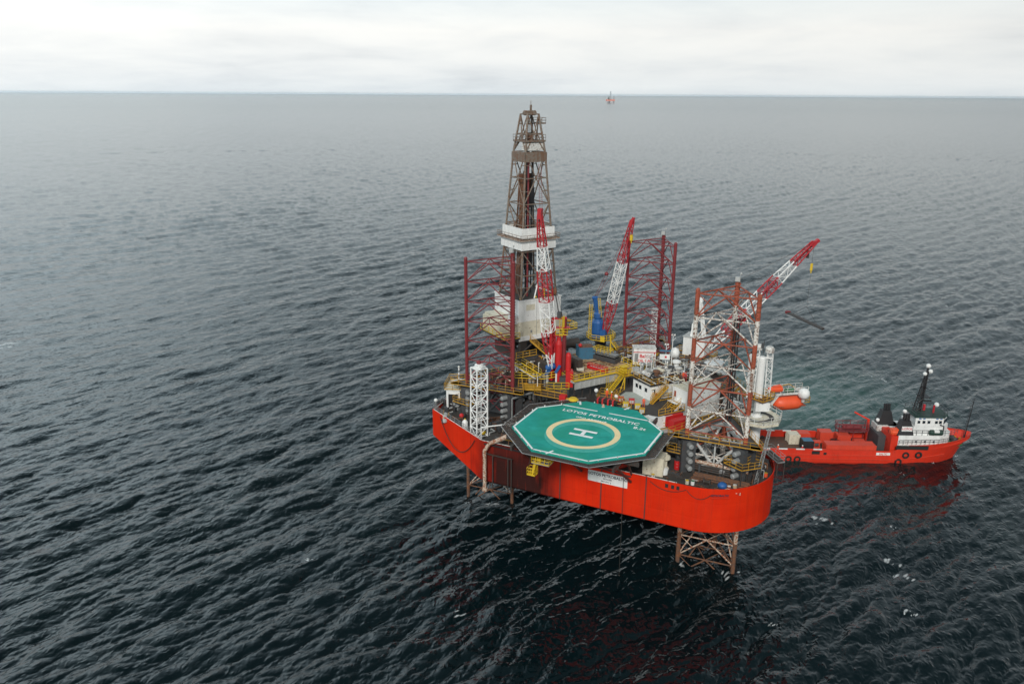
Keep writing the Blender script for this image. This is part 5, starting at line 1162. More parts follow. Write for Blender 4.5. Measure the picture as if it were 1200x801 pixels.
MB().truss((-.6, 0, .6), (.8, 0, .6), 1.1, 1.1, 3, .06, .04).build('frame', M['black'], t, frame=fr); MB().box(-.5, .7, -.5, .5, .1, .7).build('load', M['darksteel'], t, frame=fr)
for x, y, lb_, c_ in ((13.2, -3.6, 'white sacks heaped by the near rail left of the long container', 'offwhite'), (3.6, 3.2, 'dark coil of rope at the far rail of the ship aft deck', 'rope')):
    p = shp(x, y, 1.68); t = thing('cargo_heap', lb_, 'cargo', p, 0, frame=WORLD); fr = MW[t.name]; mb = MB(); random.seed(int(x*10))
    for i in range(6): mb.ball((random.uniform(-.7, .9), random.uniform(-.3, .3), .22+.2*(i % 2)), random.uniform(.22, .34), 8, zs=.7)
    mb.build('sack' if c_ == 'offwhite' else 'coil', M[c_], t, frame=fr)

# ================================================================ distant rig
far = thing('distant_rig', 'tiny pale red drilling rig far away just below the horizon', 'oil rig', (W(715, 120.5, 0).x, W(715, 120.5, 0).y, 0), 20, frame=WORLD); fr = MW[far.name]
MB().prism([(-38, -22), (38, -22), (34, 26), (-34, 26)], 14, 32).build('hull', M['haze_red'], far, frame=fr)
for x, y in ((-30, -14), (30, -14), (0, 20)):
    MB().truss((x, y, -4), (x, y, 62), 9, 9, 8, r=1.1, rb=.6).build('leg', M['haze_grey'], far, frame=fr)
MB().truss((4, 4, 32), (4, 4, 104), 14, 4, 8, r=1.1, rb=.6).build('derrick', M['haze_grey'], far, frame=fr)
MB().box(-34, -14, -12, 12, 32, 44).build('deckhouse', M['white'], far, frame=fr)
MB().prism(arc((-30, -30), 14, 0, 315, 7), 44, 45.5).build('helideck', M['green'], far, frame=fr)

# ================================================================ deck equipment on the rig
def T_(name, label, cat, p, yaw=0, group=None): t = thing(name, label, cat, p, yaw, group); return t, MW[t.name]
def tank(label, p, r, h, mat, name='storage_tank', group=None, ring=True):
    t, fr = T_(name, label, 'tank', p, 0, group)
    MB().lathe((0, 0, 0), [(r, .15), (r, h*.85), (r*.75, h*.96), (r*.2, h)], 18).build('shell', M[mat], t, frame=fr, smooth=False)
    mb = MB()
    for z in (.3, h*.45, h*.8): mb.lathe((0, 0, z), [(r+.04, 0), (r+.04, .08)], 18)
    for a in (0, 2.1, 4.2): mb.beam((r*math.cos(a), r*math.sin(a), 0), (r*math.cos(a), r*math.sin(a), .5), .15, .15)
    mb.build('band', M['dgrey'], t, frame=fr); return t
def htank(label, p, yaw, L, r, mat, name='pressure_vessel', group=None):
    t, fr = T_(name, label, 'tank', p, yaw, group)
    MB().hcyl((-L/2, 0, r+.3), (L/2, 0, r+.3), r, 14).build('shell', M[mat], t, frame=fr)
    each(MB().box(-L*.35, -L*.28, -r*.8, r*.8, 0, r*.9).box(L*.28, L*.35, -r*.8, r*.8, 0, r*.9), 1, 'saddle', M['dgrey'], t, frame=fr)
    MB().path([(0, 0, 2*r+.3), (0, 0, 2*r+.7), (.6, 0, 2*r+.7)], .06, 6).build('valve_pipe', M['lgrey'], t, frame=fr); return t
def winch(label, p, yaw, s, mat, drum='rope', name='deck_winch', group=None):
    t, fr = T_(name, label, 'winch', p, yaw, group)
    MB().box(-1.1*s, 1.1*s, -.7*s, .7*s, 0, .2*s).box(-1.0*s, -.8*s, -.6*s, .6*s, .2*s, 1.5*s).box(.8*s, 1.0*s, -.6*s, .6*s, .2*s, 1.5*s).box(-.3*s, .3*s, .6*s, 1.1*s, .1*s, .8*s).build('frame', M[mat], t, frame=fr)
    MB().tube((-.8*s, 0, .85*s), (.8*s, 0, .85*s), .5*s, 14).build('drum', M[drum], t, frame=fr)
    MB().tube((-.78*s, 0, .85*s), (-.66*s, 0, .85*s), .78*s, 14).tube((.66*s, 0, .85*s), (.78*s, 0, .85*s), .78*s, 14).build('drum_flange', M[mat], t, frame=fr); return t
def skid(label, p, yaw, L, Wd, H, mats, seed, name='pump_skid', group=None, cat='machinery'):
    rnd = random.Random(seed); t, fr = T_(name, label, cat, p, yaw, group)
    mb = MB(); mb.box(-L/2, L/2, -Wd/2, -Wd/2+.15, 0, .25); mb.box(-L/2, L/2, Wd/2-.15, Wd/2, 0, .25)
    for i in range(4): mb.box(-L/2+L*i/3.3, -L/2+L*i/3.3+.12, -Wd/2+.15, Wd/2-.15, .02, .22)
    mb.build('skid_frame', M[mats[0]], t, frame=fr)
    mb = MB(); x = -L/2+.2
    while x < L/2-.5:
        w_ = rnd.uniform(.4, .9); h = rnd.uniform(.4, 1)*H; k = rnd.random(); y0, y1 = -Wd/2*rnd.uniform(.5, .9), Wd/2*rnd.uniform(.5, .9)
        if k < .4: mb.box(x, x+w_, y0, y1, .25, h)
        elif k < .7: mb.hcyl((x+w_/2, y0+.1, .3+h*.35), (x+w_/2, y1-.1, .3+h*.35), min(h*.33, w_*.5), 10)
        else: mb.lathe((x+w_/2, 0, .25), [(w_*.45, 0), (w_*.45, h*.7), (w_*.2, h*.9)], 10)
        x += w_+.12
    mb.build('machine', M[mats[1]], t, frame=fr)
    mb = MB()
    for i in range(4):
        y = rnd.uniform(-Wd/2, Wd/2); z = rnd.uniform(.4, H); xx = rnd.uniform(-L/2, L/2); mb.path([(xx, y, .2), (xx, y, z), (xx+rnd.uniform(-1, 1)*L*.4, y+rnd.uniform(-.2, .2), z), (xx+.3, y, z+.3)], .055, 5)
    mb.build('piping', M[mats[2]], t, frame=fr); return t
def basket(label, p, yaw, L, Wd, H, mat, load=None, name='cargo_basket', group=None):
    t, fr = T_(name, label, 'basket', p, yaw, group); mb = MB(); n_ = max(3, int(L/.6))
    for z in (.08, H): mb.path([(0, 0, z), (L, 0, z), (L, Wd, z), (0, Wd, z), (0, 0, z)], .07, 5)
    for i in range(n_+1): 
        for y in (0, Wd): mb.tube((L*i/n_, y, 0), (L*i/n_, y, H), .05, 4)
    mb.box(0, L, 0, Wd, .02, .1); mb.build('frame', M[mat], t, frame=fr)
    mb = MB()
    for y in (0, Wd): mb.box(.02, L-.02, y-.02, y+.02, .1, H*.62)
    for x in (0, L): mb.box(x-.02, x+.02, .02, Wd-.02, .1, H*.62)
    mb.build('side_panel', M[mat], t, frame=fr)
    if load:
        mb = MB()
        for i in range(5): mb.tube((.2, Wd*(i+.5)/5, H*.4), (L-.2, Wd*(i+.5)/5, H*.4), Wd/12, 6)
        mb.build('load', M[load], t, frame=fr)
    return t
def pipes(label, p, yaw, L, n, rws, r, mat, name='pipe_stack', group=None):
    t, fr = T_(name, label, 'pipes', p, yaw, group); mb = MB()
    for j in range(rws):
        for i in range(n-j): o = random.uniform(-.15, .15); mb.tube((o, (i+j*.5)*2.05*r, r+j*1.75*r), (L+o, (i+j*.5)*2.05*r, r+j*1.75*r), r, 8)
    mb.build('pipe', M[mat], t, frame=fr)
    MB().box(L*.2, L*.2+.12, -.12, -.0, 0, r*rws*2).box(L*.2, L*.2+.12, n*2.05*r, n*2.05*r+.12, 0, r*rws*2).box(L*.8, L*.8+.12, -.12, 0, 0, r*rws*2).box(L*.8, L*.8+.12, n*2.05*r, n*2.05*r+.12, 0, r*rws*2).build('stanchion', M['dgrey'], t, frame=fr); return t
def drum(label, p, mat, r=.3, h=.88, group=None, name='drum', lid='dgrey'):
    t, fr = T_(name, label, 'drum', p, 0, group)
    MB().lathe((0, 0, 0), [(r, 0), (r, h*.3), (r*1.05, h*.33), (r, h*.36), (r, h*.63), (r*1.05, h*.66), (r, h*.69), (r, h)], 12).build('shell', M[mat], t, frame=fr)
    MB().lathe((0, 0, h), [(r*.92, 0), (r*.92, .03)], 12).build('lid', M[lid], t, frame=fr); return t
def locker(label, p, yaw, L, Wd, H, mat, name='locker', group=None, cat='locker'):
    t, fr = T_(name, label, cat, p, yaw, group)
    MB().box(-L/2, L/2, -Wd/2, Wd/2, .08, H).build('body', M[mat], t, frame=fr)
    MB().box(-L/2-.04, L/2+.04, -Wd/2-.04, Wd/2+.04, H, H+.07).build('lid', M[mat], t, frame=fr)
    MB().box(-L*.38, -.03, -Wd/2-.03, -Wd/2, .2, H-.1).box(.03, L*.38, -Wd/2-.03, -Wd/2, .2, H-.1).build('door', M['lgrey'] if mat != 'lgrey' else M['grey'], t, frame=fr); return t
def vent(label, p, h, r, mat, name='ventilator', group=None, yaw=0):
    t, fr = T_(name, label, 'ventilator', p, yaw, group)
    MB().lathe((0, 0, 0), [(r, 0), (r, h*.75), (r*1.7, h*.78), (r*1.7, h*.92), (r*.6, h)], 12).build('cowl', M[mat], t, frame=fr)
    MB().lathe((0, 0, 0), [(r*1.5, 0), (r*1.5, .12)], 12).build('base_ring', M['dgrey'], t, frame=fr); return t
def lampmast(label, p, h, mat='white', name='light_mast', group=None, arms=2):
    t, fr = T_(name, label, 'mast', p, 0, group)
    mb = MB(); mb.tube((0, 0, 0), (0, 0, h), .09, 6, .05); mb.tube((0, 0, h*.85), (.5, 0, h*.95), .04, 4); mb.build('pole', M[mat], t, frame=fr)
    mb = MB()
    for i in range(arms): mb.box(-.3+i*.45, -.02+i*.45, -.15, .15, h, h+.28)
    mb.build('lamp', M['offwhite'], t, frame=fr); return t
G = lambda px, py, z: P(px, py, z)
# -- front right deck
DK = DZ
t, fr = T_('water_tank', 'round bright blue covered tank on the right foredeck near the rim', 'tank', G(846, 573, DK)); MB().ball((0, 0, .62), .72, 14, zs=.75).build('cover', M['blue'], t, frame=fr, smooth=True); MB().lathe((0, 0, 0), [(.6, 0), (.6, .25)], 12).build('base', M['dgrey'], t, frame=fr)
t, fr = T_('mooring_capstan', 'cream and white capstan head beside the rusty cabin under the helideck', 'capstan', G(778, 551, DK)); MB().lathe((0, 0, 0), [(.8, 0), (.75, .5), (.45, .8), (.45, 1.7), (.9, 2.1), (.85, 2.5), (.4, 2.7)], 14).build('barrel', M['cream'], t, frame=fr); MB().lathe((.2, -.9, 0), [(.75, 0), (.7, .8), (.3, .95)], 14).build('hub', M['white'], t, frame=fr)
t, fr = T_('yellow_cowl', 'yellow gooseneck cowl behind the cream capstan', 'ventilator', G(773, 543, DK)); MB().path([(0, 0, 0), (0, 0, 3.2), (.5, 0, 3.8), (1.2, 0, 3.6)], .38, 10).build('cowl', M['cream'], t, frame=fr); MB().lathe((0, 0, 0), [(.55, 0), (.55, .3)], 12).build('flange', M['yellow'], t, frame=fr)
drum('red drum standing in front of the jacking tower on the right foredeck', G(793, 549, DK), 'red', .45, 1.5)
drum('white and yellow float by the rim below the rusty cabin', G(765, 559, DK), 'offwhite', .3, .5, lid='byellow')
drum('pale green bucket by the rim, left of its twin', G(805, 566.5, DK), 'cream', .28, .55, 'pale buckets by the rim', lid='byellow')
drum('pale green bucket by the rim, right of its twin', G(811.5, 567.5, DK), 'white', .28, .6, 'pale buckets by the rim', lid='green')
drum('orange pot on deck right of the blue tank', G(854, 573, DK), 'legorange', .28, .5, lid='white'); drum('peach coloured pot second right of the blue tank', G(861, 571.5, DK), 'tan', .3, .5, lid='offwhite')
drum('orange pot at the far right curve of the rim', G(897, 558, DK), 'orange', .3, .6, lid='yellow')
t, fr = T_('valve_wheel', 'silver motor drum at the end of the pipe stacks beside the rails', 'motor', G(846, 557, DK)); MB().hcyl((0, -.4, .7), (0, .4, .7), .5, 12).build('motor', M['steel'], t, frame=fr); MB().box(-.4, .4, -.4, .4, 0, .3).build('foot', M['dgrey'], t, frame=fr)
pipes('long rusty pipe stack on the right foredeck below the pale V brace', G(812, 560, DK), 0, 8.2, 5, 2, .16, 'rusty')
pipes('dark pipe stack beside the banded leg, inboard of the rusty one', G(812, 549, DK+.3), -2, 7.6, 6, 3, .16, 'darksteel')
t, fr = T_('log_spar', 'thick weathered spar lying across the foot of the pale V brace', 'spar', G(812, 541, DK+1.4)); MB().tube((0, 0, .3), (8.4, -.2, .2), .28, 8).build('spar', M['rustywhite'], t, frame=fr); MB().box(1, 1.3, -.4, .4, -1.3, 0).box(6.8, 7.1, -.4, .4, -1.3, 0).build('trestle', M['dgrey'], t, frame=fr)
t, fr = T_('lattice_pole', 'thin grey lattice pole leaning over the right foredeck', 'mast', G(886, 566, DK)); MB().truss((0, 0, 0), (1.0, 1.2, 8.6), .5, .35, 12, .055, .035).build('lattice', M['grey'], t, frame=fr); MB().box(-.5, .5, -.5, .5, 0, .1).build('base_plate', M['dgrey'], t, frame=fr)
winch('dark mooring winch at the far right rim of the rig deck', G(893, 548, DK), 70, .9, 'dgrey'); skid('black pump skid right of the banded leg', G(880, 552, DK), 60, 3, 1.6, 1.6, ('dgrey', 'darksteel', 'lgrey'), 3)
locker('small black cabinet with a white hatch below the yellow rails', G(864, 560, DK), -10, 1.6, 1.0, 1.7, 'black')
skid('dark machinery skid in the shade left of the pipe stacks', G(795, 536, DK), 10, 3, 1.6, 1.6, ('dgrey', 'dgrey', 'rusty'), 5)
winch('mooring winch by the rim on the right foredeck', G(828, 567.5, DK), 4, .55, 'darksteel')
skid('low valve manifold on the middle of the right foredeck', G(790, 556, DK), 0, 2.4, .9, .6, ('darksteel', 'dgrey', 'rusty'), 8)
locker('rusty flat box on the right foredeck', G(815, 563, DK), 0, 1.3, .7, .45, 'rusty')
# -- left deck
t, fr = T_('fire_monitor', 'red ball on a stand near the left rim', 'monitor', G(541, 494, DK)); MB().ball((0, 0, 1.2), .42, 10).build('ball', M['red'], t, frame=fr); MB().tube((0, 0, 0), (0, 0, 1.0), .12, 8).build('stand', M['dgrey'], t, frame=fr)
t, fr = T_('air_bottle', 'fat white bottle leaning by the foot of the white lattice mast', 'bottle', G(545, 502, DK)); MB().lathe((0, 0, 0), [(.5, 0), (.55, .7), (.5, 1.3), (.2, 1.7)], 12).build('bottle', M['white'], t, frame=fr); MB().lathe((0, 0, 1.7), [(.12, 0), (.12, .2)], 8).build('valve', M['byellow'], t, frame=fr)
lh = thing('corner_house', 'small white flat-roofed house with an open side at the far left corner', 'deckhouse', (-28, 13.5, DK)); fr = RIG
oL = (-29.6, 11.6)
mb = MB(); mb.obox(oL, 20, 0, .35, 0, 3.4, DK, 20.2); mb.obox(oL, 20, 2.2, 2.55, 0, 3.4, DK, 20.2); mb.obox(oL, 20, 0.35, 2.2, 3.1, 3.4, DK, 20.2); mb.obox(oL, 20, .35, 2.2, 0, .12, 19.3, 20.2); mb.build('wall', M['white'], lh)
MB().obox(oL, 20, -.3, 4.2, -.3, 5.0, 20.2, 20.35).build('roof', M['cream'], lh); MB().obox(oL, 20, 1.8, 3.6, 1.2, 3.2, 20.35, 21.3).build('roof_box', M['offwhite'], lh)
MB().rail([(*p, 20.35) for p in rect(oL, 20, -.3, 4.2, -.3, 5.0)], closed=True, r=.05).build('railing', M['yellow'], lh)
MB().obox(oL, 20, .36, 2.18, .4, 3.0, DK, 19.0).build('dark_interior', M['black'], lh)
t, fr = T_('striped_pole', 'white pole with grey bands beside the left maroon leg', 'pole', P(538, 455, 20.4)); mb = MB(); [mb.tube((0, 0, i*.45), (0, 0, (i+1)*.45), .13, 8, mi=i % 2) for i in range(9)]; mb.build('pole', [M['white'], M['grey']], t, frame=fr); MB().ball((0, 0, 4.2), .2, 8).build('lamp', M['offwhite'], t, frame=fr)
for i, (px, py, yaw, s_, lb_) in enumerate(((516, 476, 60, .9, 'dark winch at the far left corner of the rig deck'), (527, 484, 60, .9, 'dark winch behind the left rim, second from the corner'), (536, 497, -28, .7, 'small winch on the left rim below the red ball'))): winch(lb_, G(px, py, DK), yaw, s_, 'dgrey')
t, fr = T_('navigation_lamp', 'white lamp post at the extreme left corner of the hull', 'lamp', G(511, 480, 17)); MB().tube((0, 0, -.4), (0, 0, 1.7), .12, 6).build('post', M['grey'], t, frame=fr); MB().ball((0, 0, 1.9), .34, 10).build('lamp', M['white'], t, frame=fr)
skid('grey pump skid below the landing left of the white lattice mast', G(538, 480, DK), -10, 3.6, 1.8, 2.2, ('dgrey', 'grey', 'lgrey'), 11)
skid('cluttered pump skid along the left rim near the corner', G(522, 492, DK+.0), -62, 3.0, 1.2, 1.4, ('dgrey', 'lgrey', 'yellow'), 12)
locker('tall light grey cabinet behind the landing at the left corner', P(539, 452, 20.0)-Vector((0, 0, 3.4)), 10, 2.2, 1.6, 4.4, 'lgrey')
skid('dark machinery skid between the white lattice mast and the helideck', G(583, 503, DK), -30, 3.4, 1.8, 1.8, ('darksteel', 'dgrey', 'rusty'), 14)
skid('rusty manifold near the bend of the fat white pipe', G(594, 507, DK), -20, 2.6, 1.4, 1.2, ('darksteel', 'rusty', 'cream'), 15)
drum('small yellow drum at the foot of the thin white pipe frame', G(567, 508, DK), 'byellow', .35, .6)
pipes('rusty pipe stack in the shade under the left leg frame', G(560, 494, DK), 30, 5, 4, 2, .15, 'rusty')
for i, (px, lb_) in enumerate(((606, 'big dark reel behind the helideck corner, left of its twin'), (617, 'big dark reel behind the helideck corner, right of its twin'))):
    t, fr = T_('cable_reel', lb_, 'reel', G(px, 478, 18.0), 58, 'big dark reels'); MB().tube((0, -.9, .6), (0, .9, .6), 1.05, 16).build('drum', M['darksteel'], t, frame=fr); MB().tube((0, -1.05, .6), (0, -.9, .6), 1.25, 18).tube((0, .9, .6), (0, 1.05, .6), 1.25, 18).build('flange', M['dgrey'], t, frame=fr)
t = thing('reel_frame', 'dark steel frame with a grey top pipe round the two big reels', 'frame', G(612, 480, DK)); a_, b_ = P(600, 467, 21.2), P(626, 459, 21.2)
mb = MB(); mb.tube(a_, b_, .2, 8); [mb.tube(q, Vector((q.x, q.y, DZ)), .14, 6) for q in (a_, b_)]; mb.build('frame', M['grey'], t)
landing('walkway_platform', 'long yellow railed walkway between the left leg and the pipe deck', [P(626, 462, 21.6)[:2], P(658, 468, 21.6)[:2], P(664, 462, 21.6)[:2], P(628, 455, 21.6)[:2]], 21.6)
landing('gallery', 'yellow railed gallery right of the left leg frame', [P(607, 456, 22.2)[:2], P(634, 457, 22.2)[:2], P(634, 450, 22.2)[:2], P(608, 449, 22.2)[:2]], 22.2, M['yellow'])
t = thing('grated_ramp', 'sloping yellow grated walkway left of the red crane', 'walkway', P(618, 436, 24.2)); a_, b_ = P(604, 424, 24.8), P(630, 440, 24.2)
mb = MB(); mb.stair(a_, b_, 1.6); mb.build('ramp', M['byellow'], t); mb = MB(); [mb.tube(q, Vector((q.x, q.y, 18.7)), .1, 5) for q in (a_, b_)]; mb.beam(a_-Vector((0, .9, .3)), b_-Vector((0, .9, .3)), .12, .2); each(mb, 1, 'edge_beam', M['offwhite'], t)
t = thing('mud_tank_wall', 'row of grey vertical tanks under the sloping yellow walkway', 'tanks', P(628, 452, 21.4)); mb = MB()
for i in range(6): q = P(621+i*4.0, 451+i*.3, 21.4); mb.lathe((q.x, q.y, 18.7), [(.27, 0), (.27, 4.8), (.1, 5.0)], 10)
mb.build('cylinder', M['lgrey'], t); mb = MB(); mb.beam(P(619, 449, 22.6), P(643, 450, 22.6), .15, .15); mb.build('rail', M['dgrey'], t)
t = thing('mezzanine_deck', 'dark mezzanine deck under the drill floor between the left leg and the red crane', 'deck', (-15, 21, 21.2)); MB().prism([(-10.6, 17.4), (-13, 15.2), (-17.4, 17.6), (-22, 26), (-17, 29)], 21.1, 21.3).prism([(-11.4, 20.6), (-13.8, 17.2), (-19.4, 22), (-15, 27)], 21.3, 23.1).build('deck_block', M['darksteel'], t)
mb = MB(); [mb.tube((x, y, DZ), (x, y, 21.1), .18, 6) for x, y in ((-11, 17.6), (-13.2, 15.6), (-17, 18))]; each(mb, 1, 'support_post', M['darksteel'], t)
skid('brown machinery under the drill floor beside the yellow stair', G(616, 424, 23.2), 58, 4, 2.4, 1.9, ('darksteel', 'darksteel', 'offwhite'), 21)
skid('tan and white equipment left of the red crane', G(636, 424, 23.4), 58, 3.4, 1.8, 1.2, ('tan', 'tan', 'white'), 22)
htank('black cylinder vessel behind the red crane at the edge of the pipe deck', G(668, 409, 23.1), 58, 3.4, 1.0, 'darksteel')
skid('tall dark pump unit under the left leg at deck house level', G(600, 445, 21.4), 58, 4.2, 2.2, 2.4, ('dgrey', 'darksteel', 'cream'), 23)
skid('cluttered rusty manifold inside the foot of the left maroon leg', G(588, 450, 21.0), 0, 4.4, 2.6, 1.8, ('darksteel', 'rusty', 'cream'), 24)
# -- pipe deck load
q = P(679, 421, 23.1); container('steel_tank_box', 'faded blue steel tank standing on the far side of the timber deck', (q.x, q.y), 36, 3.0, 2.6, 2.3, 23.1, M['steelblue'], 'container', roof=M['rusty'])
t, fr = T_('red_hatch', 'red buoy on top of the faded blue tank', 'buoy', P(680, 406, 25.5)); MB().ball((0, 0, .3), .36, 8).build('float', M['red'], t, frame=fr)
q = P(694, 420, 23.1); basket('long grey ribbed cargo basket with yellow rails on the timber deck', (q.x, q.y, 23.12), -14, 5.2, 1.9, 1.5, 'dgrey')
a_ = thing('basket_rails', 'low yellow railing standing on top of the long grey basket', 'railing', (q.x, q.y, 24.7)); e_, m_ = SH(-14); f2 = lambda a, b: (q.x+e_.x*a+m_.x*b, q.y+e_.y*a+m_.y*b, 24.64)
MB().rail([f2(0, 0), f2(3.6, 0), f2(3.6, 1.8), f2(0, 1.8)], closed=True, r=.06, h=.8, step=.8, kick=False).build('rail', M['byellow'], a_); mb = MB(); mb.obox((q.x, q.y), -14, .1, 5.1, .1, 1.8, 24.3, 24.62); mb.build('cover_plate', M['grey'], a_)
q = P(688, 431, 23.1); basket('narrow red cargo basket in front of the grey one on the timber deck', (q.x, q.y, 23.12), -16, 4.2, .8, .9, 'red', 'offwhite')
locker('pale tan crate in front of the red crane on the timber deck', G(680, 434, 23.15), 20, 1.3, .9, .5, 'cream'); skid('rusty oily gear lying on the timber deck by the yellow rail', G(685, 441, 23.1), 40, 2.2, .8, .5, ('darksteel', 'darksteel', 'rusty'), 31)
locker('small cream box at the far edge of the timber deck', G(672, 420, 23.15), 20, .9, .9, .5, 'tan')
t, fr = T_('loose_pipe', 'dark pipe lying across the middle of the timber deck', 'pipe', G(670, 432, 23.3)); MB().tube((0, 0, 0), (3.2, -1.6, 0), .12, 6).build('pipe', M['darksteel'], t, frame=fr)
# -- equipment along the back edge of the helideck
def ring_item(name, label, px, py, z, fn):
    t, fr = T_(name, label, 'equipment', P(px, py, z)); fn(t, fr); return t
def f_(t, fr): MB().hcyl((-.9, 0, .5), (.9, 0, .5), .42, 12).build('roll', M['rubber'], t, frame=fr); MB().box(-.55, -.3, -.46, .46, .05, .98).box(.3, .55, -.46, .46, .05, .98).build('red_band', M['red'], t, frame=fr)
for px, py, lb_ in ((704, 472.5, 'rolled black and red bundle at the back helideck edge, left of its twin'), (716, 474.5, 'rolled black and red bundle at the back helideck edge, right of its twin')): ring_item('raft_roll', lb_, px, py, HZ, f_)
def f_(t, fr): MB().hcyl((0, 0, .2), (1.6, 0, .2), .3, 10).build('hose_coil', M['yellow'], t, frame=fr); MB().box(-1.2, -.1, -.5, .5, -.3, .9).build('housing', M['red'], t, frame=fr); MB().lathe((1.2, 0, .2), [(.9, 0), (.95, .2), (.6, .5)], 14).build('reel', M['byellow'], t, frame=fr)
ring_item('foam_monitor', 'red and yellow foam monitor at the back left edge of the helideck', 664, 469, 22.0, f_)
for px, py, c_, lb_ in ((727.5, 470.5, 'red', 'bright red box behind the black rolls'), (740, 473, 'red', 'bright red box left of the orange worker at the helideck edge'), (733, 477, 'byellow', 'yellow box at the back right helideck edge between two red ones'), (747, 479, 'byellow', 'yellow locker nearest the orange worker at the helideck edge'), (752, 484, 'yellow', 'rusty yellow locker at the back right corner of the helideck')):
    locker(lb_, P(px, py, 22.05), 20, .9, .6, .85, c_, name='fire_locker')
for px, py, lb_ in ((698.5, 463.5, 'white ball lamp behind the helideck, left of the orange workers'), (722, 470.5, 'white ball lamp behind the helideck, right of the orange workers')):
    t, fr = T_('ball_lamp', lb_, 'lamp', P(px, py, 21.7), 0, 'white ball lamps'); MB().ball((0, 0, 1.0), .38, 12).build('globe', M['white'], t, frame=fr, smooth=True); MB().tube((0, 0, 0), (0, 0, .7), .08, 6).build('post', M['grey'], t, frame=fr)
t, fr = T_('edge_light', 'small pale lamp standing on the green deck behind the rig name', 'lamp', P(707, 476.5, HZ+.02)); MB().lathe((0, 0, 0), [(.2, 0), (.2, .35), (.12, .5)], 10).build('lamp', M['pink'], t, frame=fr); MB().lathe((0, 0, 0), [(.28, 0), (.28, .05)], 10).build('base', M['offwhite'], t, frame=fr)
landing('walkway_platform', 'yellow railed walkway behind the helideck below the orange workers', [P(699, 470, 21.9)[:2], P(728, 474, 21.9)[:2], P(722, 463, 21.9)[:2], P(704, 461, 21.9)[:2]], 21.9)
# -- behind the upper house: busy mechanical deck
md = thing('machinery_deck', 'dark raised deck crowded with pipes behind the low white deckhouse', 'deck', (6, 34, 22)); MB().prism([(2.0, 31), (8.6, 26.5), (13.4, 27.5), (17.3, 26), (20, 25.5), (9.5, 41.5), (2, 41)], 22.0, 23.6).build('deck_block', M['darksteel'], md)
MB().rail([(8.6, 26.5, 23.6), (13.4, 27.5, 23.6), (17.3, 26, 23.6), (20, 25.5, 23.6)], r=.045).build('railing', M['yellow'], md)
mb = MB(); [mb.tube((x, y, DZ), (x, y, 22), .2, 6) for x, y in ((19, 26), (14, 33), (10, 40), (17, 28))]; mb.build('support_post', M['darksteel'], md)
q = P(742, 424, 24.4); mc = thing('service_cabin', 'white cabin with red lettering and a red roof line behind the low white deckhouse', 'cabin', (q.x, q.y, 23.6)); 
a_, b_ = P(742, 423.5, 24.2), P(768, 424, 24.2); yw = math.degrees(math.atan2(b_.y-a_.y, b_.x-a_.x)); LL_ = (b_-a_).length
w1 = MB().obox((a_.x, a_.y), yw, 0, LL_, 0, 2.4, 23.6, 26.7).build('wall', M['white'], mc); MW[w1.name] = MW[mc.name]
MB().obox((a_.x, a_.y), yw, -.1, LL_+.1, -.1, 2.5, 26.7, 26.8).build('roof', M['offwhite'], mc); MB().obox((a_.x, a_.y), yw, -.05, LL_+.05, -.06, 0, 26.0, 26.14).obox((a_.x, a_.y), yw, LL_-.35, LL_-.2, -.06, 0, 23.7, 26).build('red_trim', M['red'], mc)
e_, m_ = SH(yw)
text('Baltic', M['textred'], w1, (a_.x+e_.x*LL_*.52-m_.x*.04, a_.y+e_.y*LL_*.52-m_.y*.04, 25.3), yw, .95, tilt=90); text('OIL GAS', M['textred'], w1, (a_.x+e_.x*LL_*.52-m_.x*.04, a_.y+e_.y*LL_*.52-m_.y*.04, 24.4), yw, .72, tilt=90)
MB().obox((a_.x, a_.y), yw, .2, .9, -.05, .02, 24.2, 25.8).obox((a_.x, a_.y), yw, LL_-1.0, LL_-.5, -.05, .02, 24.6, 25.2).build('hatch', M['grey'], mc)
rnd = random.Random(5)
spots = [(747, 437, 'lgrey', 0), (752, 433, 'grey', 1), (757, 440, 'offwhite', 2), (763, 436, 'lgrey', 0), (769, 442, 'rusty', 1), (774, 436, 'cream', 2), (780, 441, 'steel', 0), (786, 437, 'dgrey', 1), (762, 429, 'lgrey', 2), (770, 429, 'rusty', 0), (778, 430, 'offwhite', 1), (786, 429, 'cream', 0), (794, 438, 'offwhite', 1)]
desc = ['white vented fan box', 'dark grey exhaust box', 'pale pipe manifold', 'tall grey fan housing', 'rusty red pump', 'cream filter unit', 'silver heat exchanger', 'dark exhaust unit', 'grey duct run', 'rusty brown compressor', 'white condenser unit', 'cream coloured blower', 'white ducted cooler']
where = ['at the left end of the deckhouse roof', 'second along the deckhouse roof from the left', 'amid the deckhouse roof above its dark windows', 'behind the small windows of the deckhouse roof', 'in the middle of the deckhouse roof', 'behind the roof centre of the low deckhouse', 'on the right part of the deckhouse roof', 'near the right end of the deckhouse roof', 'below the cabin with red lettering', 'just right of the cabin with red lettering', 'at the foot of the small white sign', 'below the white dome', 'at the right end beside the big white house']
for i, (px, py, c_, k_) in enumerate(spots):
    z = 24.9 if py > 434 else 23.6
    if k_ == 0: skid(desc[i]+' '+where[i], P(px, py+2, z), rnd.choice((53, -37)), 2.2, 1.4, 1.3, ('dgrey', c_, 'offwhite'), 40+i, name='roof_unit')
    elif k_ == 1: vent(desc[i]+' '+where[i], P(px, py+2, z), 1.7, .38, c_, name='exhaust_unit')
    else: htank(desc[i]+' '+where[i], P(px, py+2, z), rnd.choice((53, -37)), 1.6, .4, c_, name='duct_unit')
mb = MB()
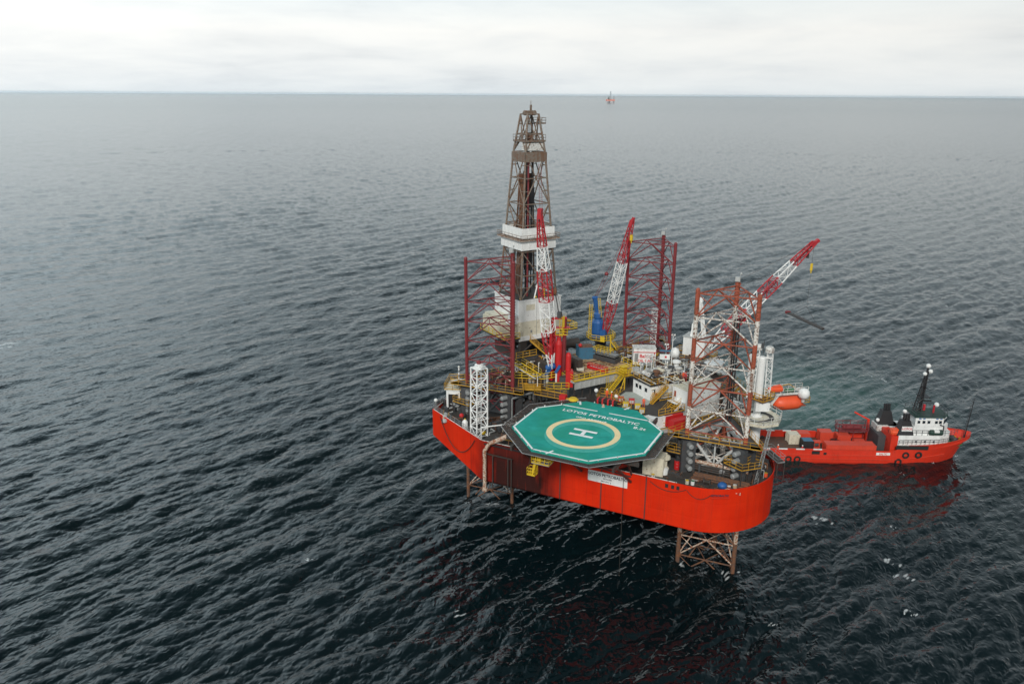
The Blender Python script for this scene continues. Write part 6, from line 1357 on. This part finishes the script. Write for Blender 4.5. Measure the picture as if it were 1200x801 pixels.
for i in range(26):
    px, py = rnd.uniform(745, 800), rnd.uniform(428, 444); z = rnd.uniform(25.0, 25.6); q = P(px, py, z); a = RD(rnd.choice((53, -37))); l = rnd.uniform(1, 4)
    mb.tube(q, q+Vector((math.cos(a)*l, math.sin(a)*l, 0)), rnd.choice((.06, .09, .14)), 6, mi=i % 3); mb.tube(q, q-Vector((0, 0, 1.2)), .07, 5, mi=i % 3)
t = thing('roof_pipework', 'tangle of pale and rusty pipes running over the low white deckhouse roof', 'pipework', P(770, 440, 24.9)); mb.build('pipe', [M['offwhite'], M['rusty'], M['lgrey']], t)
t = thing('satellite_dome', 'white domed aerial on a stub mast right of the far maroon leg', 'dome', P(791, 421, 24.5)); q = P(791, 414, 26.6); MB().lathe((q.x, q.y, q.z-.6), [(.8, 0), (.85, .9), (.6, 1.5), (.1, 1.75)], 14).build('dome', M['white'], t, smooth=True); MB().tube((q.x, q.y, q.z-3.4), (q.x, q.y, q.z-.6), .25, 8).build('stub', M['lgrey'], t)
for px, py, h, lb_ in ((786, 436, 7.0, 'tall thin white mast right of the small white sign'), (779, 436, 5.2, 'white pole carrying the small white sign'), (757, 438, 3.2, 'white lamp pole below the cabin with red lettering, left of its twin'), (763, 438, 3.4, 'white lamp pole below the cabin with red lettering, right of its twin'), (750, 446, 3.0, 'thin lamp pole at the left end of the low deckhouse roof'), (801, 448, 3.2, 'lamp pole between the low deckhouse and the big white house')): lampmast(lb_, P(px, py, 23.8), h)
t = thing('sign_board', 'small white sign with a purple mark on the roof clutter', 'sign', P(779, 418, 27)); q = P(779, 418, 26.9); MB().obox((q.x, q.y), 20, -.9, .9, -.05, .05, 26.4, 27.4).build('board', M['white'], t); MB().obox((q.x, q.y), 20, .0, .35, -.09, -.05, 26.7, 27.1).build('mark', M['textred'], t); mb = MB(); mb.obox((q.x, q.y), 20, -1.0, 1.0, -.4, .4, 28.0, 28.1); mb.build('canopy', M['steelblue'], t)
t = thing('lattice_aerial', 'white lattice aerial mast standing inside the far maroon leg', 'mast', P(764, 396, 22)); q = P(766, 398, 23); MB().truss((q.x, q.y, 22), (q.x, q.y, 29.6), 1.1, 1.1, 9, .07, .045).build('lattice', M['white'], t); MB().box(q.x-.7, q.x+.7, q.y-.7, q.y+.7, 29.6, 29.75).build('top_plate', M['lgrey'], t)
t = thing('leaning_derrick_pole', 'white inclined pole leaning left of the thin white mast', 'pole', P(781, 432, 25)); MB().tube(P(779, 436, 24), P(785, 414, 27), .14, 6).build('pole', M['white'], t)
vent('fat white vertical cylinder right of the roof clutter', P(792, 436, 24.0), 2.4, .45, 'white', name='vertical_vent')
t, fr = T_('round_tank', 'flat round white-topped tank behind the top of the big white house', 'tank', P(836, 434, 23.5)); MB().lathe((0, 0, 0), [(1.6, 0), (1.6, 1.3), (1.9, 1.35), (1.9, 1.6), (.4, 1.8)], 20).build('shell', M['grey'], t, frame=fr); MB().lathe((0, 0, 1.62), [(1.85, 0), (1.7, .2), (.3, .35)], 20).build('white_lid', M['white'], t, frame=fr)
for i, (px, py, z, c_, lb_) in enumerate(((812, 437, 24, 'offwhite', 'white tarpaulin covered gear behind the big white house, left'), (822, 440, 24, 'grey', 'grey covered machinery behind the big white house'), (848, 455, 22, 'red', 'red fire pump set right of the big white house'), (857, 457, 22, 'yellow', 'yellow and white machinery inside the banded leg'), (866, 462, 21, 'lgrey', 'light grey pump set at the right edge inside the banded leg'), (856, 474, 20, 'rusty', 'rusty machinery low inside the banded leg'), (866, 480, 19.7, 'offwhite', 'white piping skid low inside the banded leg'), (846, 490, 18.5, 'dgrey', 'dark skid behind the foot of the banded leg'))):
    skid(lb_, P(px, py+4, z), 58 if i % 2 else -32, 3.0, 1.8, 1.8, ('dgrey', c_, 'offwhite' if i % 2 else 'rusty'), 60+i)
t = thing('riser_pipes', 'bundle of tall grey and white pipes at the right edge behind the banded leg', 'pipes', P(866, 490, 18)); mb = MB(); [mb.tube(P(857+k*4.2, 505-(k % 2)*6, 17), P(857+k*4.2, 505-(k % 2)*6, 17)+Vector((0, 0, 5.5+(k % 3))), .24, 8, mi=k % 2) for k in range(6)]; mb.build('pipe', [M['lgrey'], M['offwhite']], t)
landing('edge_platform', 'dark railed platform at the back right edge below the white crane', [(14.0, 33.5), (20.5, 27.5), (21.5, 29.5), (15, 38)], 22.4)
pipes('white pipes leaning along the deck behind the white block', P(823, 432, 24.2), -20, 6, 4, 1, .18, 'offwhite')

# -- loose pipe runs, hoses and small gear that fill the decks
def runs(name, label, z, box, n_, mats, seed, yaws, lens=(1.5, 5), rr=(.05, .14), drop=1.0):
    rnd = random.Random(seed); t = thing(name, label, 'pipework', (sum(box[:2])/2, sum(box[2:])/2, z)); mbs = {}
    for i in range(n_):
        x, y = rnd.uniform(box[0], box[1]), rnd.uniform(box[2], box[3]); a = RD(rnd.choice(yaws)); l = rnd.uniform(*lens); r = rnd.uniform(*rr); h = z+rnd.uniform(.1, drop)
        d_ = Vector((math.cos(a), math.sin(a), 0)); p0 = Vector((x, y, h)); p1 = p0+d_*l; d2 = Vector((-d_.y, d_.x, 0))*rnd.choice((-1, 1))*rnd.uniform(.4, 1.2)
        mb = MB(); mb.path([Vector((x, y, z)), p0, p1, p1+d2, (p1+d2)*1.0-Vector((0, 0, h-z))], r, 6)
        if rnd.random() < .4: mb.lathe(p0.lerp(p1, .5)-Vector((0, 0, r*1.5)), [(r*2, 0), (r*2, r*3)], 8)
        mb.build('pipe_run', M[mats[i % len(mats)]], t)
    return t
runs('deck_pipework', 'pale and rusty pipe runs on the dark deck between helideck and left leg', DZ, (-15.5, -8.5, 3, 12), 26, ('dgrey', 'rusty', 'offwhite', 'darksteel', 'yellow'), 1, (0, 58, -32), drop=1.6)
runs('deck_pipework', 'pipe runs and hoses round the foot of the white lattice mast', DZ, (-28, -17, 6, 11), 24, ('dgrey', 'lgrey', 'rusty', 'darksteel'), 2, (-28, 60), lens=(.8, 2.6), drop=1.3)
runs('deck_pipework', 'hoses and pipes on the right foredeck between the rim and the pipe stacks', DZ, (13.5, 24, 2.0, 4.5), 20, ('darksteel', 'rusty', 'dgrey', 'cream'), 3, (0, 8, -20), lens=(.8, 3), rr=(.03, .08), drop=.3)
runs('deck_pipework', 'pipe runs at the curved right end of the rig deck', DZ, (24.5, 27.2, 6, 12), 18, ('dgrey', 'rusty', 'darksteel', 'lgrey'), 4, (60, 90), lens=(.8, 2.4), drop=1.4)
runs('deck_pipework', 'pipe runs on the dark roof between the helideck and the pipe deck', 18.7, (-11, -.5, 15.0, 21), 24, ('dgrey', 'darksteel', 'rusty', 'lgrey'), 5, (58, -32), lens=(1, 3.5), drop=.8)
runs('deck_pipework', 'white and grey pipe runs behind the big white house inside the banded leg', 19.8, (17.5, 23.5, 16.5, 25), 30, ('offwhite', 'lgrey', 'rusty', 'dgrey', 'white'), 6, (58, -32, 90), lens=(1, 4), drop=3.2)
runs('deck_pipework', 'pipe runs and ducts crowding the deck behind the white cabin with red lettering', 23.6, (3, 12, 29, 37), 40, ('offwhite', 'lgrey', 'rusty', 'dgrey', 'cream'), 7, (53, -37), lens=(1, 4), drop=2.2)
runs('deck_pipework', 'rusty and yellow pipe runs at the foot of the derrick house', 23.2, (-19, -13, 18.5, 24), 26, ('darksteel', 'rusty', 'yellow', 'offwhite'), 8, (58, -32), lens=(1, 3.5), drop=2.0)
runs('deck_pipework', 'pipe runs round the foot of the far maroon leg and the blue crane', 21.4, (-8, 4, 37, 44), 26, ('dgrey', 'rusty', 'yellow', 'offwhite'), 9, (58, -32), lens=(1, 3.5), drop=2.4)
runs('roof_ducts', 'white and rusty gear crowding the roof edge right of the small dark windows', 24.9, (5.5, 10.5, 20.5, 26.5), 30, ('offwhite', 'lgrey', 'rusty', 'dgrey', 'cream'), 10, (53, -37), lens=(.8, 3), drop=1.2)

# ================================================================ people
def person_mesh():
    V = [(0, 0, .93), (0, 0, 1.12), (0, .0, 1.38), (0, 0, 1.50), (0, -.01, 1.60), (0, -.01, 1.72),
         (.10, 0, .88), (.13, .02, .50), (.14, .0, .09), (.15, -.14, .04), (-.10, 0, .88), (-.14, -.12, .52), (-.15, .05, .09), (-.16, -.09, .04),
         (.19, 0, 1.38), (.27, -.03, 1.13), (.24, -.20, .95), (.23, -.27, .92), (-.19, 0, 1.38), (-.27, .0, 1.12), (-.27, -.13, .92), (-.27, -.19, .88)]
    E_ = [(0, 1), (1, 2), (2, 3), (3, 4), (4, 5), (0, 6), (6, 7), (7, 8), (8, 9), (0, 10), (10, 11), (11, 12), (12, 13), (2, 14), (14, 15), (15, 16), (16, 17), (2, 18), (18, 19), (19, 20), (20, 21)]
    Rr = [.15, .14, .16, .06, .09, .08, .10, .075, .05, .045, .10, .075, .05, .045, .075, .055, .04, .035, .075, .055, .04, .035]
    me = bpy.data.meshes.new('p'); me.from_pydata(V, E_, []); o = bpy.data.objects.new('p', me); col.objects.link(o)
    o.modifiers.new('s', 'SKIN'); me.skin_vertices[0].data[0].use_root = True
    for i, r in enumerate(Rr): me.skin_vertices[0].data[i].radius = (r, r*.8)
    sd_ = o.modifiers.new('d', 'SUBSURF'); sd_.levels = 1
    dg = bpy.context.evaluated_depsgraph_get(); out = bpy.data.meshes.new_from_object(o.evaluated_get(dg)); bpy.data.objects.remove(o); out.name = 'body'
    return out
pm = person_mesh()
def person(label, p, yaw, suit='orange', helmet='white', frame=None, group=None):
    frame = RIG if frame is None else frame
    t = thing('person', label, 'person', p, yaw, group, frame)
    me = pm.copy(); me.materials.clear(); me.materials.append(M[suit]); me.materials.append(M['pink'])
    for f in me.polygons:
        if f.center.z > 1.52 or (f.center.z < .97 and abs(f.center.x) > .2 and f.center.y < -.15): f.material_index = 1
        f.use_smooth = True
    o = bpy.data.objects.new('body', me); col.objects.link(o); o.parent = t
    fr = MW[t.name]
    MB().lathe((0, -.01, 1.70), [(.15, 0), (.13, .03), (.12, .09), (.05, .15)], 12).build('helmet', M[helmet], t, frame=fr)
    MB().lathe((.15, -.05, 0), [(.075, 0), (.07, .12)], 8).build('boot', M['rubber'], t, frame=fr); MB().lathe((-.16, 0, 0), [(.075, 0), (.07, .12)], 8).build('boot', M['rubber'], t, frame=fr)
    return t
person('worker in orange coveralls with a white helmet, left of a pair behind the helideck', P(711, 467, 22.0), 20, group='orange workers')
person('worker in orange coveralls with a white helmet, right of a pair behind the helideck', P(716.5, 470, 22.0), -60, group='orange workers')
person('worker in bright orange coveralls alone at the back right helideck edge', P(754, 477, 22.05), 10, group='orange workers')
person('worker in red coveralls on the gallery below the low deckhouse stair', P(768.5, 470, 22.05), 60, 'red', group='orange workers')
person('worker in tan coveralls beside the one in red below the stair', P(765, 469.5, 22.05), -20, 'tan', group='orange workers')
person('worker in orange coveralls high up on the roof beside the banded leg', P(800.5, 446, 24.95), 30, group='orange workers')
person('worker in red coveralls right beside the orange one on the roof', P(803, 447.5, 24.95), 0, 'red', 'red', group='orange workers')
q = shp(5.6, -3.7, 1.7); person('seaman in orange overalls at the near rail of the ship aft deck', q, 20, 'orange', frame=WORLD, group='seamen')
q = shp(10.5, -3.9, 1.7); person('seaman in red overalls and white helmet left of the black container', q, -50, 'red', frame=WORLD, group='seamen')
q = shp(2.0, .6, 1.7); person('seaman in pink-red jacket on the aft deck close to the rig', q, 80, 'red', frame=WORLD, group='seamen')
